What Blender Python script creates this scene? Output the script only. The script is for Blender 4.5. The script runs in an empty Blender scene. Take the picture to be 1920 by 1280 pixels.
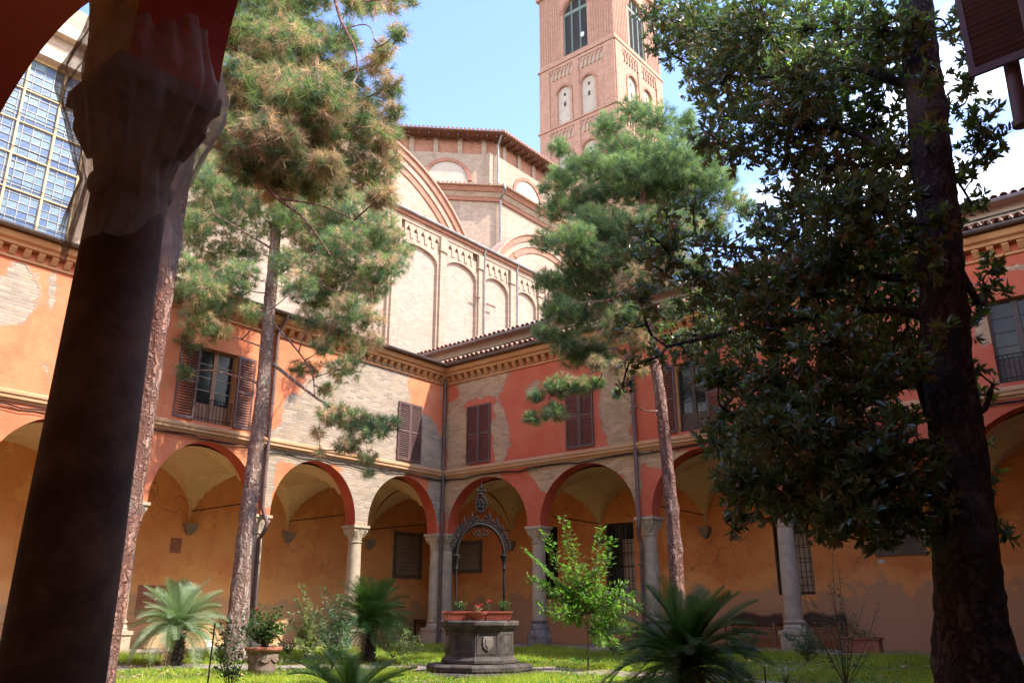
import bpy, math, random
import numpy as np
from mathutils import Vector, Matrix
random.seed(7); rng = np.random.default_rng(7)
PI = math.pi
S = bpy.context.scene
COL = S.collection
R = math.radians

# ------------------------------------------------------------------ camera, sky, sun, exposure
FPX, YAW, PITCH = 1561.0, R(39.42), R(18.43)
CAM = np.array([19.5, -20.1, 1.2])
cd = bpy.data.cameras.new('camera'); cam = bpy.data.objects.new('camera', cd); COL.objects.link(cam)
cd.sensor_width = 36; cd.lens = FPX / 1920 * 36; cd.clip_start = .05; cd.clip_end = 3000
cam.location = CAM; cam.rotation_euler = (PI / 2 + PITCH, 0, YAW)
S.camera = cam
SUN = Vector((1.0, .38, 1.2)).normalized()
W = bpy.data.worlds.new('World'); S.world = W; W.use_nodes = True
nt = W.node_tree; bg = nt.nodes['Background']
sky = nt.nodes.new('ShaderNodeTexSky'); sky.sky_type = 'NISHITA'; sky.sun_disc = False
sky.sun_elevation = math.asin(SUN.z); sky.sun_rotation = math.atan2(SUN.x, SUN.y)
sky.air_density = 1.2; sky.dust_density = 1.3; sky.ozone_density = 1.7
# thin real clouds low in the sky, all the way round
tc = nt.nodes.new('ShaderNodeTexCoord')
mp = nt.nodes.new('ShaderNodeMapping'); mp.inputs['Scale'].default_value = (1, 1, 2.2); mp.inputs['Location'].default_value = (3.1, 0.4, 0)
nz = nt.nodes.new('ShaderNodeTexNoise'); nz.inputs['Scale'].default_value = 3.2; nz.inputs['Detail'].default_value = 8; nz.inputs['Roughness'].default_value = .58
sp = nt.nodes.new('ShaderNodeSeparateXYZ')
lowm = nt.nodes.new('ShaderNodeMapRange'); lowm.inputs[1].default_value = .60; lowm.inputs[2].default_value = .22
add = nt.nodes.new('ShaderNodeMath'); add.operation = 'MULTIPLY_ADD'; add.inputs[1].default_value = .34
rp = nt.nodes.new('ShaderNodeMapRange'); rp.interpolation_type = 'SMOOTHSTEP'; rp.inputs[1].default_value = .62; rp.inputs[2].default_value = .80; rp.inputs[4].default_value = .9
mixc = nt.nodes.new('ShaderNodeMix'); mixc.data_type = 'RGBA'; mixc.inputs[7].default_value = (7.4, 7.6, 7.9, 1)
L = nt.links.new
L(tc.outputs['Generated'], mp.inputs[0]); L(mp.outputs[0], nz.inputs[0]); L(tc.outputs['Generated'], sp.inputs[0])
L(sp.outputs[2], lowm.inputs[0]); L(lowm.outputs[0], add.inputs[0]); L(nz.outputs[0], add.inputs[2])
tint = nt.nodes.new('ShaderNodeMix'); tint.data_type = 'RGBA'; tint.blend_type = 'MULTIPLY'; tint.inputs[0].default_value = 1; tint.inputs[7].default_value = (.70, .72, .93, 1)
L(sky.outputs[0], tint.inputs[6])
L(add.outputs[0], rp.inputs[0]); L(rp.outputs[0], mixc.inputs[0]); L(tint.outputs[2], mixc.inputs[6]); L(mixc.outputs[2], bg.inputs[0])
bg.inputs[1].default_value = .15
sl = bpy.data.lights.new('sun', 'SUN'); sl.energy = 2.05; sl.angle = R(.5); sl.color = (1, .95, .86)
so = bpy.data.objects.new('sun', sl); COL.objects.link(so); so.rotation_euler = SUN.to_track_quat('Z', 'Y').to_euler(); so.location = (40, 10, 60)
S.view_settings.view_transform = 'Standard'; S.view_settings.look = 'None'; S.view_settings.gamma = 1
S.view_settings.exposure = 2.1
S.render.engine = 'CYCLES'
S.cycles.max_bounces = 8; S.cycles.diffuse_bounces = 5; S.cycles.transparent_max_bounces = 16

# ------------------------------------------------------------------ pixel (1920x1280 photograph) -> point in the place
_F0 = np.array([-math.sin(YAW), math.cos(YAW), 0]); _R = np.array([math.cos(YAW), math.sin(YAW), 0]); _Z = np.array([0, 0, 1.])
_F = _F0 * math.cos(PITCH) + _Z * math.sin(PITCH); _U = -_F0 * math.sin(PITCH) + _Z * math.cos(PITCH)
def ray(x, y): return _F * FPX + _R * (x - 960) - _U * (y - 640)
def onX(x, y, c): d = ray(x, y); return CAM + d * (c - CAM[0]) / d[0]
def onY(x, y, c): d = ray(x, y); return CAM + d * (c - CAM[1]) / d[1]
def onZ(x, y, c): d = ray(x, y); return CAM + d * (c - CAM[2]) / d[2]
def onD(x, y, dist): d = ray(x, y); return CAM + d * dist / math.hypot(d[0], d[1])

# ------------------------------------------------------------------ mesh helpers
class MB:
    def __init__(s): s.v = []; s.f = []; s.m = []
    def poly(s, pts, m=0):
        i = len(s.v); s.v += [tuple(p) for p in pts]; s.f.append(tuple(range(i, i + len(pts)))); s.m.append(m)
    def box(s, x0, x1, y0, y1, z0, z1, m=0):
        i = len(s.v)
        s.v += [(x0, y0, z0), (x1, y0, z0), (x1, y1, z0), (x0, y1, z0), (x0, y0, z1), (x1, y0, z1), (x1, y1, z1), (x0, y1, z1)]
        s.f += [(i, i+3, i+2, i+1), (i+4, i+5, i+6, i+7), (i, i+1, i+5, i+4), (i+1, i+2, i+6, i+5), (i+2, i+3, i+7, i+6), (i+3, i, i+4, i+7)]
        s.m += [m] * 6
        return s
    def lathe(s, prof, n=24, c=(0, 0), m=0, ph=0, jit=0):
        i = len(s.v)
        for (r, z) in prof:
            for k in range(n):
                a = ph + 2 * PI * k / n; rr = r * (1 + jit * math.sin(5 * a + z * 7))
                s.v.append((c[0] + rr * math.cos(a), c[1] + rr * math.sin(a), z))
        for j in range(len(prof) - 1):
            for k in range(n):
                a = i + j * n + k; b = i + j * n + (k + 1) % n
                s.f.append((a, b, b + n, a + n)); s.m.append(m)
        s.f.append(tuple(i + n - 1 - k for k in range(n))); s.m.append(m)
        t = i + (len(prof) - 1) * n
        s.f.append(tuple(t + k for k in range(n))); s.m.append(m)
        return s
    def tube(s, pts, rad, n=8, m=0, cap=True):
        P = [Vector(p) for p in pts]
        if not hasattr(rad, '__len__'): rad = [rad] * len(P)
        i = len(s.v); up = None
        for j, p in enumerate(P):
            t = (P[min(j + 1, len(P) - 1)] - P[max(j - 1, 0)])
            t = t.normalized() if t.length > 1e-9 else Vector((0, 0, 1))
            if up is None: up = t.orthogonal().normalized()
            up = (up - t * up.dot(t)); up = up.normalized() if up.length > 1e-6 else t.orthogonal().normalized()
            q = t.cross(up)
            for k in range(n):
                a = 2 * PI * k / n; s.v.append(tuple(p + (up * math.cos(a) + q * math.sin(a)) * rad[j]))
        for j in range(len(P) - 1):
            for k in range(n):
                a = i + j * n + k; b = i + j * n + (k + 1) % n
                s.f.append((a, b, b + n, a + n)); s.m.append(m)
        if cap:
            s.f.append(tuple(i + n - 1 - k for k in range(n))); s.m.append(m)
            t = i + (len(P) - 1) * n; s.f.append(tuple(t + k for k in range(n))); s.m.append(m)
        return s
    def prism(s, outline, y0, y1, m=0):      # outline in (x, z), extruded along y
        n = len(outline); i = len(s.v)
        s.v += [(x, y0, z) for x, z in outline] + [(x, y1, z) for x, z in outline]
        s.f.append(tuple(range(i, i + n))); s.f.append(tuple(range(i + 2 * n - 1, i + n - 1, -1)))
        s.m += [m, m]
        for k in range(n):
            k2 = (k + 1) % n
            s.f.append((i + k, i + n + k, i + n + k2, i + k2)); s.m.append(m)
        return s
    def xprof(s, prof, x0, x1, m=0):         # closed profile in (y, z), extruded along x
        n = len(prof); i = len(s.v)
        s.v += [(x0, y, z) for y, z in prof] + [(x1, y, z) for y, z in prof]
        s.f.append(tuple(range(i, i + n))); s.f.append(tuple(range(i + 2 * n - 1, i + n - 1, -1)))
        s.m += [m, m]
        for k in range(n):
            k2 = (k + 1) % n
            s.f.append((i + k, i + n + k, i + n + k2, i + k2)); s.m.append(m)
        return s
    def mesh(s, name, mats, smooth=False):
        me = bpy.data.meshes.new(name); me.from_pydata(s.v, [], s.f)
        for m in (mats if isinstance(mats, (list, tuple)) else [mats]): me.materials.append(m)
        me.polygons.foreach_set('material_index', s.m)
        if smooth: me.polygons.foreach_set('use_smooth', [True] * len(me.polygons))
        me.update()
        return me

def fix_normals(me):
    import bmesh
    b = bmesh.new(); b.from_mesh(me); bmesh.ops.recalc_face_normals(b, faces=b.faces); b.to_mesh(me); b.free()

def place(name, me, parent=None, loc=(0, 0, 0), rz=0.0, label=None, cat=None, group=None, kind=None, rot=None):
    o = bpy.data.objects.new(name, me); COL.objects.link(o)
    o.location = loc; o.rotation_euler = rot if rot else (0, 0, rz)
    if parent: o.parent = parent
    if label: o['label'] = label
    if cat: o['category'] = cat
    if group: o['group'] = group
    if kind: o['kind'] = kind
    return o

def obj(name, mb, mats, parent=None, smooth=False, bevel=0, auto=None, **kw):
    me = mb.mesh(name, mats, smooth); fix_normals(me)
    o = place(name, me, parent, **kw)
    if bevel:
        b = o.modifiers.new('bevel', 'BEVEL'); b.width = bevel; b.segments = 2; b.limit_method = 'ANGLE'; b.angle_limit = R(40)
    if auto is not None:
        try: me.shade_auto_smooth
        except Exception: pass
        me.polygons.foreach_set('use_smooth', [True] * len(me.polygons))
        a = [e for e in me.edges]
        me.update(); me.set_sharp_from_angle(angle=R(auto))
    return o

def empty(name, label, cat, loc=(0, 0, 0), rz=0, group=None):
    return place(name, None, None, loc, rz, label, cat, group)

def np_mesh(name, V, F, mats, mi=None, smooth=False):
    V = np.asarray(V, np.float32).reshape(-1, 3); F = np.asarray(F, np.int32); k = F.shape[1]; n = len(F)
    me = bpy.data.meshes.new(name)
    me.vertices.add(len(V)); me.vertices.foreach_set('co', V.ravel())
    me.loops.add(n * k); me.loops.foreach_set('vertex_index', F.ravel())
    me.polygons.add(n); me.polygons.foreach_set('loop_start', np.arange(0, n * k, k, dtype=np.int32))
    for m in (mats if isinstance(mats, (list, tuple)) else [mats]): me.materials.append(m)
    if mi is not None: me.polygons.foreach_set('material_index', np.asarray(mi, np.int32))
    if smooth: me.polygons.foreach_set('use_smooth', np.ones(n, bool))
    me.update(calc_edges=True); me.validate()
    return me

# ------------------------------------------------------------------ materials
class N:
    def __init__(s, name):
        s.m = bpy.data.materials.new(name); s.m.use_nodes = True; s.t = s.m.node_tree; s.b = s.t.nodes['Principled BSDF']
        s.c = s.t.nodes.new('ShaderNodeTexCoord').outputs['Object']
    def n(s, typ, **kw):
        x = s.t.nodes.new('ShaderNode' + typ)
        for k, v in kw.items():
            if k[0] == '_': setattr(x, k[1:], v)
        for k, v in kw.items():
            if k[0] != '_':
                key = int(k[1:]) if k[0] == 'i' and k[1:].isdigit() else k
                if hasattr(v, 'is_linked') or hasattr(v, 'links'): s.t.links.new(v, x.inputs[key])
                else: x.inputs[key].default_value = v
        return x
    def math(s, op, a, b=0., c=0.):
        return s.n('Math', _operation=op, i0=a, i1=b, i2=c).outputs[0]
    def noise(s, sc, det=4, rough=.55, vec=None, dist=0.):
        return s.n('TexNoise', Vector=vec or s.c, Scale=sc, Detail=det, Roughness=rough, Distortion=dist).outputs[0]
    def ramp(s, f, a, b, lo=0., hi=1., smooth=True):
        return s.n('MapRange', _interpolation_type='SMOOTHSTEP' if smooth else 'LINEAR', i0=f, i1=a, i2=b, i3=lo, i4=hi).outputs[0]
    def mix(s, f, a, b, mode='MIX'):
        return s.n('Mix', _data_type='RGBA', _blend_type=mode, i0=f, i6=a, i7=b).outputs[2]
    def bump(s, h, strength=.4, dist=.02, normal=None):
        kw = dict(Strength=strength, Distance=dist, Height=h)
        if normal: kw['Normal'] = normal
        return s.n('Bump', **kw).outputs[0]
    def set(s, **kw):
        for k, v in kw.items():
            k = k.replace('_', ' ')
            if hasattr(v, 'is_linked'): s.t.links.new(v, s.b.inputs[k])
            else: s.b.inputs[k].default_value = v
        return s.m

def c4(c, k=1.): return (c[0] * k, c[1] * k, c[2] * k, 1)

def rough_mat(name, col, var=.25, sc=3., rough=.85, bump=.25, bsc=30., col2=None, metal=0.):
    a = N(name)
    f = a.ramp(a.noise(sc, 6, .62), .3, .7)
    c = a.mix(f, c4(col, 1 - var), c4(col2 or col, 1 + (0 if col2 else var)))
    g = a.ramp(a.noise(sc * 7, 4, .6), .3, .75)
    c = a.mix(a.math('MULTIPLY', g, .35), c, c4(col, .65))
    return a.set(Base_Color=c, Roughness=rough, Metallic=metal, Normal=a.bump(a.noise(bsc, 5), bump, .01))

def brick_nodes(a, vec, col, mortar=None, w=.27, h=.075, contrast=.3):
    bt = a.n('TexBrick', Vector=vec, Color1=c4(col, 1 - contrast), Color2=c4(col, 1 + contrast * .8), Mortar=c4(mortar or (col[0] * 1.05, col[1] * 1.1, col[2] * 1.15)),
             Scale=1.0)
    bt.inputs['Mortar Size'].default_value = .009; bt.inputs['Mortar Smooth'].default_value = .4
    bt.inputs['Brick Width'].default_value = w; bt.inputs['Row Height'].default_value = h
    return bt

def wallvec(a, use='xz'):
    s = a.n('SeparateXYZ', i0=a.c); 
    if use == 'xz': return a.n('CombineXYZ', X=s.outputs[0], Y=s.outputs[2], Z=s.outputs[1]).outputs[0]
    if use == 'yz': return a.n('CombineXYZ', X=s.outputs[1], Y=s.outputs[2], Z=s.outputs[0]).outputs[0]
    h = a.math('ADD', s.outputs[0], s.outputs[1])
    return a.n('CombineXYZ', X=h, Y=s.outputs[2], Z=0.).outputs[0]

def brick_mat(name, col, var=(.35, .35), plane='xyz', mortar=None, stain=(.8, .72, .62)):
    a = N(name); v = wallvec(a, plane)
    bt = brick_nodes(a, v, col, mortar, contrast=var[0])
    big = a.ramp(a.noise(.45, 6, .6), .35, .68); mid = a.ramp(a.noise(3.5, 5, .65), .35, .7)
    c = a.mix(a.math('MULTIPLY', big, .5), bt.outputs[0], c4([col[i] * stain[i] for i in range(3)]))
    c = a.mix(a.math('MULTIPLY', mid, .35), c, c4([min(1, x * 1.25) for x in col]))
    sk = a.noise(1.0, 6, .7, a.n('Mapping', Vector=a.c, Scale=(2.6, 2.6, .22)).outputs[0]); c = a.mix(a.ramp(sk, .5, .74, 0, .42), c, c4((col[0] * .52, col[1] * .5, col[2] * .5)))
    c = a.mix(a.ramp(a.noise(.9, 7, .7), .60, .63, 0, .35), c, c4((min(1, col[0] * 1.25), col[1] * 1.35, col[2] * 1.5)))
    h = a.math('ADD', a.math('MULTIPLY', bt.outputs[1], -.6), a.noise(25, 4))
    return a.set(Base_Color=c, Roughness=.92, Normal=a.bump(h, .45, .012))

def peel_mat(name, paint, paint2, brick, blobs, chips=.70, brick_amt=1.):
    """painted plaster that has come off the brick in named places; blobs: (u, z, ru, rz, sign)"""
    a = N(name); s = a.n('SeparateXYZ', i0=a.c)
    base = a.n('CombineXYZ', X=s.outputs[0], Y=s.outputs[2], Z=0.).outputs[0]
    n1 = a.n('TexNoise', Vector=base, Scale=1.3, Detail=8., Roughness=.68)
    bc_ = None; off = a.n('VectorMath', _operation='SUBTRACT', i0=n1.outputs[1], i1=(.5, .5, .5)).outputs[0]
    off = a.n('VectorMath', _operation='MULTIPLY', i0=off, i1=(1.0, .9, 0)).outputs[0]
    p = a.n('VectorMath', _operation='ADD', i0=base, i1=off).outputs[0]
    acc = 0.
    for (u, z, ru, rz, sg) in blobs:
        q = a.n('VectorMath', _operation='SUBTRACT', i0=p, i1=(u, z, 0)).outputs[0]
        q = a.n('VectorMath', _operation='MULTIPLY', i0=q, i1=(1 / ru, 1 / rz, 0)).outputs[0]
        l = a.n('VectorMath', _operation='LENGTH', i0=q).outputs[1]
        w = a.ramp(l, 1.5, .5, 0., 1. if sg > 0 else -1.8, smooth=False)
        acc = a.math('ADD', acc, w)
    chip = a.noise(2.1, 7, .6, base)
    acc = a.math('ADD', acc, a.ramp(chip, chips, chips + .04))
    acc = a.math('ADD', acc, a.ramp(a.noise(7.5, 4, .5, base), .80, .82))
    mask = a.ramp(acc, .47, .51)
    bt = brick_nodes(a, base, brick, (brick[0] * 1.15, brick[1] * 1.2, brick[2] * 1.2), contrast=.3)
    bc = a.mix(a.math('MULTIPLY', a.ramp(a.noise(1.2, 6, .6, base), .4, .65), .6), bt.outputs[0], c4((brick[0] * 1.15, brick[1] * 1.15, brick[2] * 1.1)))
    bc = a.mix(a.math('MULTIPLY', a.ramp(a.noise(.8, 5, .6), .52, .7), .45), bc, c4((brick[0] * .6, brick[1] * .62, brick[2] * .65)))
    bc = a.mix(a.ramp(a.noise(3.2, 6, .75, base), .56, .60, 0, .45), bc, c4((paint[0] * .75, paint[1] * 1.9, paint[2] * 2.2)))
    streak = a.n('Mapping', Vector=base, Scale=(5., .35, 1)).outputs[0]
    pc = a.mix(a.ramp(a.noise(1.1, 6, .65, base), .33, .68), c4(paint), c4(paint2))
    pc = a.mix(a.math('MULTIPLY', a.ramp(a.noise(1.0, 5, .6, streak), .5, .75), .3), pc, c4((paint[0] * 1.1, paint[1] * 1.7, paint[2] * 1.9)))
    pc = a.mix(a.math('MULTIPLY', a.ramp(a.noise(14, 4, .6, base), .5, .8), .25), pc, c4((paint[0] * .7, paint[1] * .7, paint[2] * .7)))
    edge = a.math('MULTIPLY', a.ramp(acc, .36, .46), a.ramp(acc, .60, .5))
    col = a.mix(mask, pc, bc); col = a.mix(a.math('MULTIPLY', edge, .6), col, c4((.45, .36, .27)))
    h = a.math('ADD', a.math('MULTIPLY', mask, -3.), a.math('MULTIPLY', a.math('MULTIPLY', bt.outputs[1], mask), -.5))
    h = a.math('ADD', h, a.math('MULTIPLY', a.noise(20, 5, .6, base), .35))
    return a.set(Base_Color=col, Roughness=.9, Normal=a.bump(h, .9, .03))

def plaster(name, col, col2, dark=None, sc=.8, low=None):
    a = N(name)
    c = a.mix(a.ramp(a.noise(sc, 7, .65), .34, .66), c4(col), c4(col2))
    c = a.mix(a.math('MULTIPLY', a.ramp(a.noise(sc * 4, 6, .7, dist=.6), .5, .72), .4), c, c4(dark or (col[0] * .7, col[1] * .68, col[2] * .66)))
    # old repairs: hard-edged paler patches
    c = a.mix(a.math('MULTIPLY', a.ramp(a.noise(.55, 5, .55, dist=.3), .60, .615), .45), c, c4((col[0] * 1.15, col[1] * 1.3, col[2] * 1.35)))
    s9 = a.n('SeparateXYZ', i0=a.c)
    if low:       # the lower half was patched once: a ragged paler field with a line where it stops
        z9 = a.math('ADD', s9.outputs[2], a.math('MULTIPLY', a.noise(.6, 8, .62), 2.6))
        c = a.mix(a.ramp(z9, 3.66, 3.60, 0, .42), c, c4((min(1, col[0] * 1.12), col[1] * 1.25, col[2] * 1.2)))
        cr = a.n('TexVoronoi', _feature='DISTANCE_TO_EDGE', Vector=a.n('VectorMath', _operation='ADD', i0=a.c, i1=a.n('TexNoise', Vector=a.c, Scale=1.6, Detail=6.).outputs[1]).outputs[0], Scale=.55)
        c = a.mix(a.math('MULTIPLY', a.ramp(cr.outputs[0], .008, .002), a.ramp(a.noise(.7, 2), .5, .56, 0, .6)), c, c4((.16, .08, .04)))
        gr = a.noise(1.0, 5, .7, a.n('Mapping', Vector=a.c, Scale=(3., 3., .3)).outputs[0]); c = a.mix(a.ramp(gr, .52, .75, 0, .35), c, c4((col[0] * .6, col[1] * .55, col[2] * .5)))
    if low:   # rising damp at the foot of the wall
        s = a.n('SeparateXYZ', i0=a.c)
        zz = a.math('ADD', s.outputs[2], a.math('MULTIPLY', a.noise(1.3, 7, .7), -2.4))
        c = a.mix(a.ramp(zz, low + .06, low - .02, 0, .75), c, c4((.34, .24, .18)))
        c = a.mix(a.math('MULTIPLY', a.ramp(zz, low + .55, low + .35), .35), c, c4((col[0] * 1.05, col[1] * 1.35, col[2] * 1.7)))
    return a.set(Base_Color=c, Roughness=.93, Normal=a.bump(a.noise(9, 7, .7), .35, .02))

def leaf_mat(name, top, under=None, trans=.35, rough=.5, var=.35, sc=1.2, spec=.4):
    a = N(name)
    info = a.n('NewGeometry')
    r = a.ramp(a.noise(sc, 3), .3, .7, 1 - var, 1 + var)
    rnd = info.outputs['Random Per Island']
    k = a.math('MULTIPLY', r, a.ramp(rnd, 0, 1, .7, 1.35, False))
    cT = a.mix(a.math('MULTIPLY', rnd, .35), c4(top), c4((top[0] * 1.7, top[1] * 1.25, top[2] * .9)))
    cT = a.n('VectorMath', _operation='SCALE', i0=cT, Scale=k).outputs[0]
    c = cT
    if under: c = a.mix(info.outputs['Backfacing'], cT, c4(under))
    a.set(Base_Color=c, Roughness=rough, Specular_IOR_Level=spec)
    tr = a.n('BsdfTranslucent', Color=a.mix(.5, cT, c4((top[0] * 1.5, top[1] * 2.0, top[2] * .7))))
    mx = a.n('MixShader', i0=trans, i1=a.b.outputs[0], i2=tr.outputs[0])
    a.t.links.new(mx.outputs[0], a.t.nodes['Material Output'].inputs[0])
    return a.m

def bark_mat(name, c1, c2, c3):
    a = N(name)
    v = a.n('Mapping', Vector=a.c, Scale=(1.1, 1.1, .24)).outputs[0]
    vo = a.n('TexVoronoi', _feature='DISTANCE_TO_EDGE', Vector=a.n('VectorMath', _operation='ADD', i0=v, i1=a.n('VectorMath', _operation='SCALE', i0=a.n('TexNoise', Vector=a.c, Scale=7., Detail=5.).outputs[1], Scale=.28).outputs[0]).outputs[0], Scale=8.)
    d = a.math('MULTIPLY', a.ramp(vo.outputs[0], .0, .35), a.ramp(a.noise(12, 6, .7, v), .25, .6, .35, 1.))
    c = a.mix(d, c4(c3), a.mix(a.ramp(a.noise(3.5, 6, .7, v), .35, .65), c4(c1), c4(c2)))
    c = a.mix(a.math('MULTIPLY', a.ramp(a.noise(1.3, 4), .5, .7), .45), c, c4((.30, .27, .24)))
    h = a.math('ADD', d, a.math('MULTIPLY', a.noise(30, 6, .7, v), .6))
    return a.set(Base_Color=c, Roughness=.92, Normal=a.bump(h, .9, .04))

M = {}
def blob_left(px, py, rx, ry, sg=1):
    p = onX(px, py, 0); q = onX(px + rx, py, 0); r = onX(px, py + ry, 0)
    return (p[1], p[2], abs(q[1] - p[1]), abs(r[2] - p[2]), sg)
def blob_right(px, py, rx, ry, sg=1):
    p = onY(px, py, 0); q = onY(px + rx, py, 0); r = onY(px, py + ry, 0)
    return (p[0], p[2], abs(q[0] - p[0]), abs(r[2] - p[2]), sg)
BL = [(500, 880, 16, 60), (560, 860, 60, 14), (690, 900, 60, 50), (20, 560, 34, 50), (810, 850, 16, 60), (640, 790, 75, 85), (720, 730, 75, 80), (805, 820, 20, 60), (700, 850, 130, 28), (690, 925, 45, 60), (512, 880, 10, 60), (812, 920, 20, 60),
      (36, 545, 32, 50), (98, 545, 9, 28), (32, 602, 12, 6), (550, 790, 18, 40), (85, 690, 6, 10),
      (785, 740, 14, 40, -1), (818, 740, 16, 60, -1), (785, 905, 22, 18, -1), (620, 880, 25, 8, -1)]
BR = [(900, 905, 60, 20), (1020, 885, 45, 30), (1120, 868, 75, 20), (1185, 880, 16, 60), (862, 850, 16, 60), (940, 830, 14, 45), (905, 712, 36, 26), (1000, 735, 14, 16), (1150, 760, 26, 60), (1250, 855, 40, 12), (1390, 830, 40, 16), (1840, 600, 12, 50), (924, 719, 22, 24), (890, 738, 17, 15), (855, 800, 17, 70), (934, 800, 10, 45), (870, 900, 44, 12), (1045, 890, 30, 28), (1110, 862, 80, 12), (1185, 905, 12, 50),
      (1160, 780, 21, 40), (1005, 722, 9, 9), (845, 950, 12, 50), (1228, 865, 14, 12), (1900, 505, 25, 6), (1150, 700, 20, 20), (1870, 650, 9, 60), (1480, 740, 30, 20), (1600, 650, 25, 30),
      (962, 892, 20, 28, -1.4), (992, 945, 16, 40, -1.4), (1015, 800, 40, 60, -1), (848, 735, 8, 16, -1), (905, 755, 16, 7, -1)]
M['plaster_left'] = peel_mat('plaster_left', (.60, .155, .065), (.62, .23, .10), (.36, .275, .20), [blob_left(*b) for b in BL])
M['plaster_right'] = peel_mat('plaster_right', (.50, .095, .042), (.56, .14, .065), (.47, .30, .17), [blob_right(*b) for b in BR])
M['plaster_other'] = peel_mat('plaster_other', (.52, .10, .04), (.56, .14, .055), (.42, .30, .19), [(3., 7, 1, .6, 1), (9, 6.5, .8, 1.2, 1)])
M['soffit_red'] = plaster('soffit_red', (.48, .065, .03), (.54, .10, .04))
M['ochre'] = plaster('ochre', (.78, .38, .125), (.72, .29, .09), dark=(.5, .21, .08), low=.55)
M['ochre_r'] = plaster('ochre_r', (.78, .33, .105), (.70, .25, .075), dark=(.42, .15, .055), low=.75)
M['vault'] = plaster('vault', (.70, .49, .23), (.63, .42, .18), sc=.5)
M['cornice'] = plaster('cornice', (.52, .26, .11), (.46, .21, .08), dark=(.42, .22, .10), sc=1.6)
M['string'] = plaster('string', (.50, .30, .16), (.50, .25, .11), dark=(.40, .25, .15), sc=1.6)
M['stone'] = rough_mat('stone', (.46, .36, .24), .22, 2.5, .85, .35)
M['stone_dark'] = rough_mat('stone_dark', (.17, .145, .12), .4, 3.5, .85, .6, 22, col2=(.30, .25, .20))
M['stone_well'] = rough_mat('stone_well', (.05, .038, .03), .4, 4.0, .8, .8, 16, col2=(.12, .095, .072))
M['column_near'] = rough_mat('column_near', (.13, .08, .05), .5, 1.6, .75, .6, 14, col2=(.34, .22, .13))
M['church'] = brick_mat('church', (.355, .255, .175), (.28, .3), 'xyz', (.38, .29, .23), (.78, .7, .64))
M['church_panel'] = brick_mat('church_panel', (.34, .245, .18), (.26, .3), 'xyz', (.38, .32, .26), (.88, .82, .74))
M['church_red'] = brick_mat('church_red', (.34, .14, .085), (.3, .4), 'xyz', (.36, .24, .17))
M['tower'] = brick_mat('tower', (.41, .215, .14), (.3, .4), 'xyz', (.42, .28, .2), (.88, .8, .74))
M['pale'] = rough_mat('pale', (.46, .38, .29), .12, 1.5, .9, .2)
M['iron'] = rough_mat('iron', (.012, .008, .006), .4, 8, .75, .3, 60, metal=.3)
M['gutter'] = rough_mat('gutter', (.16, .13, .12), .3, 3, .5, .1, metal=.4)
M['pipe'] = rough_mat('pipe', (.13, .075, .06), .35, 2, .55, .15)
M['pipe_grey'] = rough_mat('pipe_grey', (.22, .20, .18), .3, 3, .5, .1, metal=.4)
M['shutter'] = rough_mat('shutter', (.115, .058, .048), .25, 3, .6, .15)
M['wood'] = rough_mat('wood', (.30, .15, .08), .3, 6, .6, .2)
M['wood_dark'] = rough_mat('wood_dark', (.07, .035, .022), .3, 6, .55, .2)
M['wood_green'] = rough_mat('wood_green', (.16, .20, .16), .3, 5, .7, .2)
M['dark'] = rough_mat('dark', (.02, .018, .016), .3, 2, .7, .1)
M['rafter'] = rough_mat('rafter', (.16, .07, .045), .3, 4, .8, .3)
def glass_mat(name, col, rough=.08):
    a = N(name); n_ = a.noise(1.5, 3)
    return a.set(Base_Color=c4(col), Roughness=rough, Specular_IOR_Level=.18, Normal=a.bump(n_, .06, .05))
M['glass'] = glass_mat('glass', (.02, .022, .022))
def tile_mat():
    a = N('roof_tile')
    r = a.n('ObjectInfo').outputs['Random']
    f = a.noise(2.5, 5, .7)
    c = a.mix(r, c4((.40, .16, .09)), c4((.52, .33, .22)))
    c = a.mix(a.ramp(f, .35, .65), c, c4((.30, .19, .14)))
    c = a.mix(a.math('MULTIPLY', a.ramp(a.noise(9, 4, .6), .55, .7), .6), c, c4((.42, .38, .30)))
    return a.set(Base_Color=c, Roughness=.9, Normal=a.bump(a.noise(25, 4), .4, .01))
M['tile'] = tile_mat()
def stained():
    a = N('stained_glass'); r = a.n('ObjectInfo').outputs['Random']
    c = a.mix(a.ramp(r, .2, .8), c4((.05, .09, .18)), c4((.13, .19, .22)))
    c = a.mix(a.math('MULTIPLY', a.ramp(a.noise(5, 3), .5, .6), .5), c, c4((.08, .14, .13)))
    return a.set(Base_Color=c, Roughness=.35, Specular_IOR_Level=.35, Normal=a.bump(a.noise(4, 3), .25, .05))
M['stained'] = stained()
M['gold'] = rough_mat('gold', (.50, .36, .18), .2, 3, .7, .15)
M['terracotta'] = rough_mat('terracotta', (.40, .14, .07), .25, 3, .85, .3, 25)
M['terracotta_old'] = rough_mat('terracotta_old', (.24, .14, .09), .35, 6, .9, .5, 25, col2=(.30, .24, .19))
M['plastic_pot'] = rough_mat('plastic_pot', (.42, .10, .055), .15, 3, .55, .1)
M['soil'] = rough_mat('soil', (.06, .04, .028), .4, 12, .95, .8, 40)
M['paper'] = rough_mat('paper', (.75, .74, .70), .05, 4, .9, .05)
M['plaque'] = rough_mat('plaque', (.26, .21, .15), .2, 2, .8, .2)
M['plaque_f'] = rough_mat('plaque_f', (.13, .11, .085), .2, 3, .8, .3)
M['pine_bark'] = bark_mat('pine_bark', (.38, .17, .11), (.48, .30, .22), (.14, .06, .04))
M['pine_bark2'] = bark_mat('pine_bark2', (.44, .28, .20), (.55, .46, .39), (.20, .11, .075))
M['magnolia_bark'] = bark_mat('magnolia_bark', (.10, .07, .055), (.15, .12, .10), (.03, .02, .016))
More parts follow.
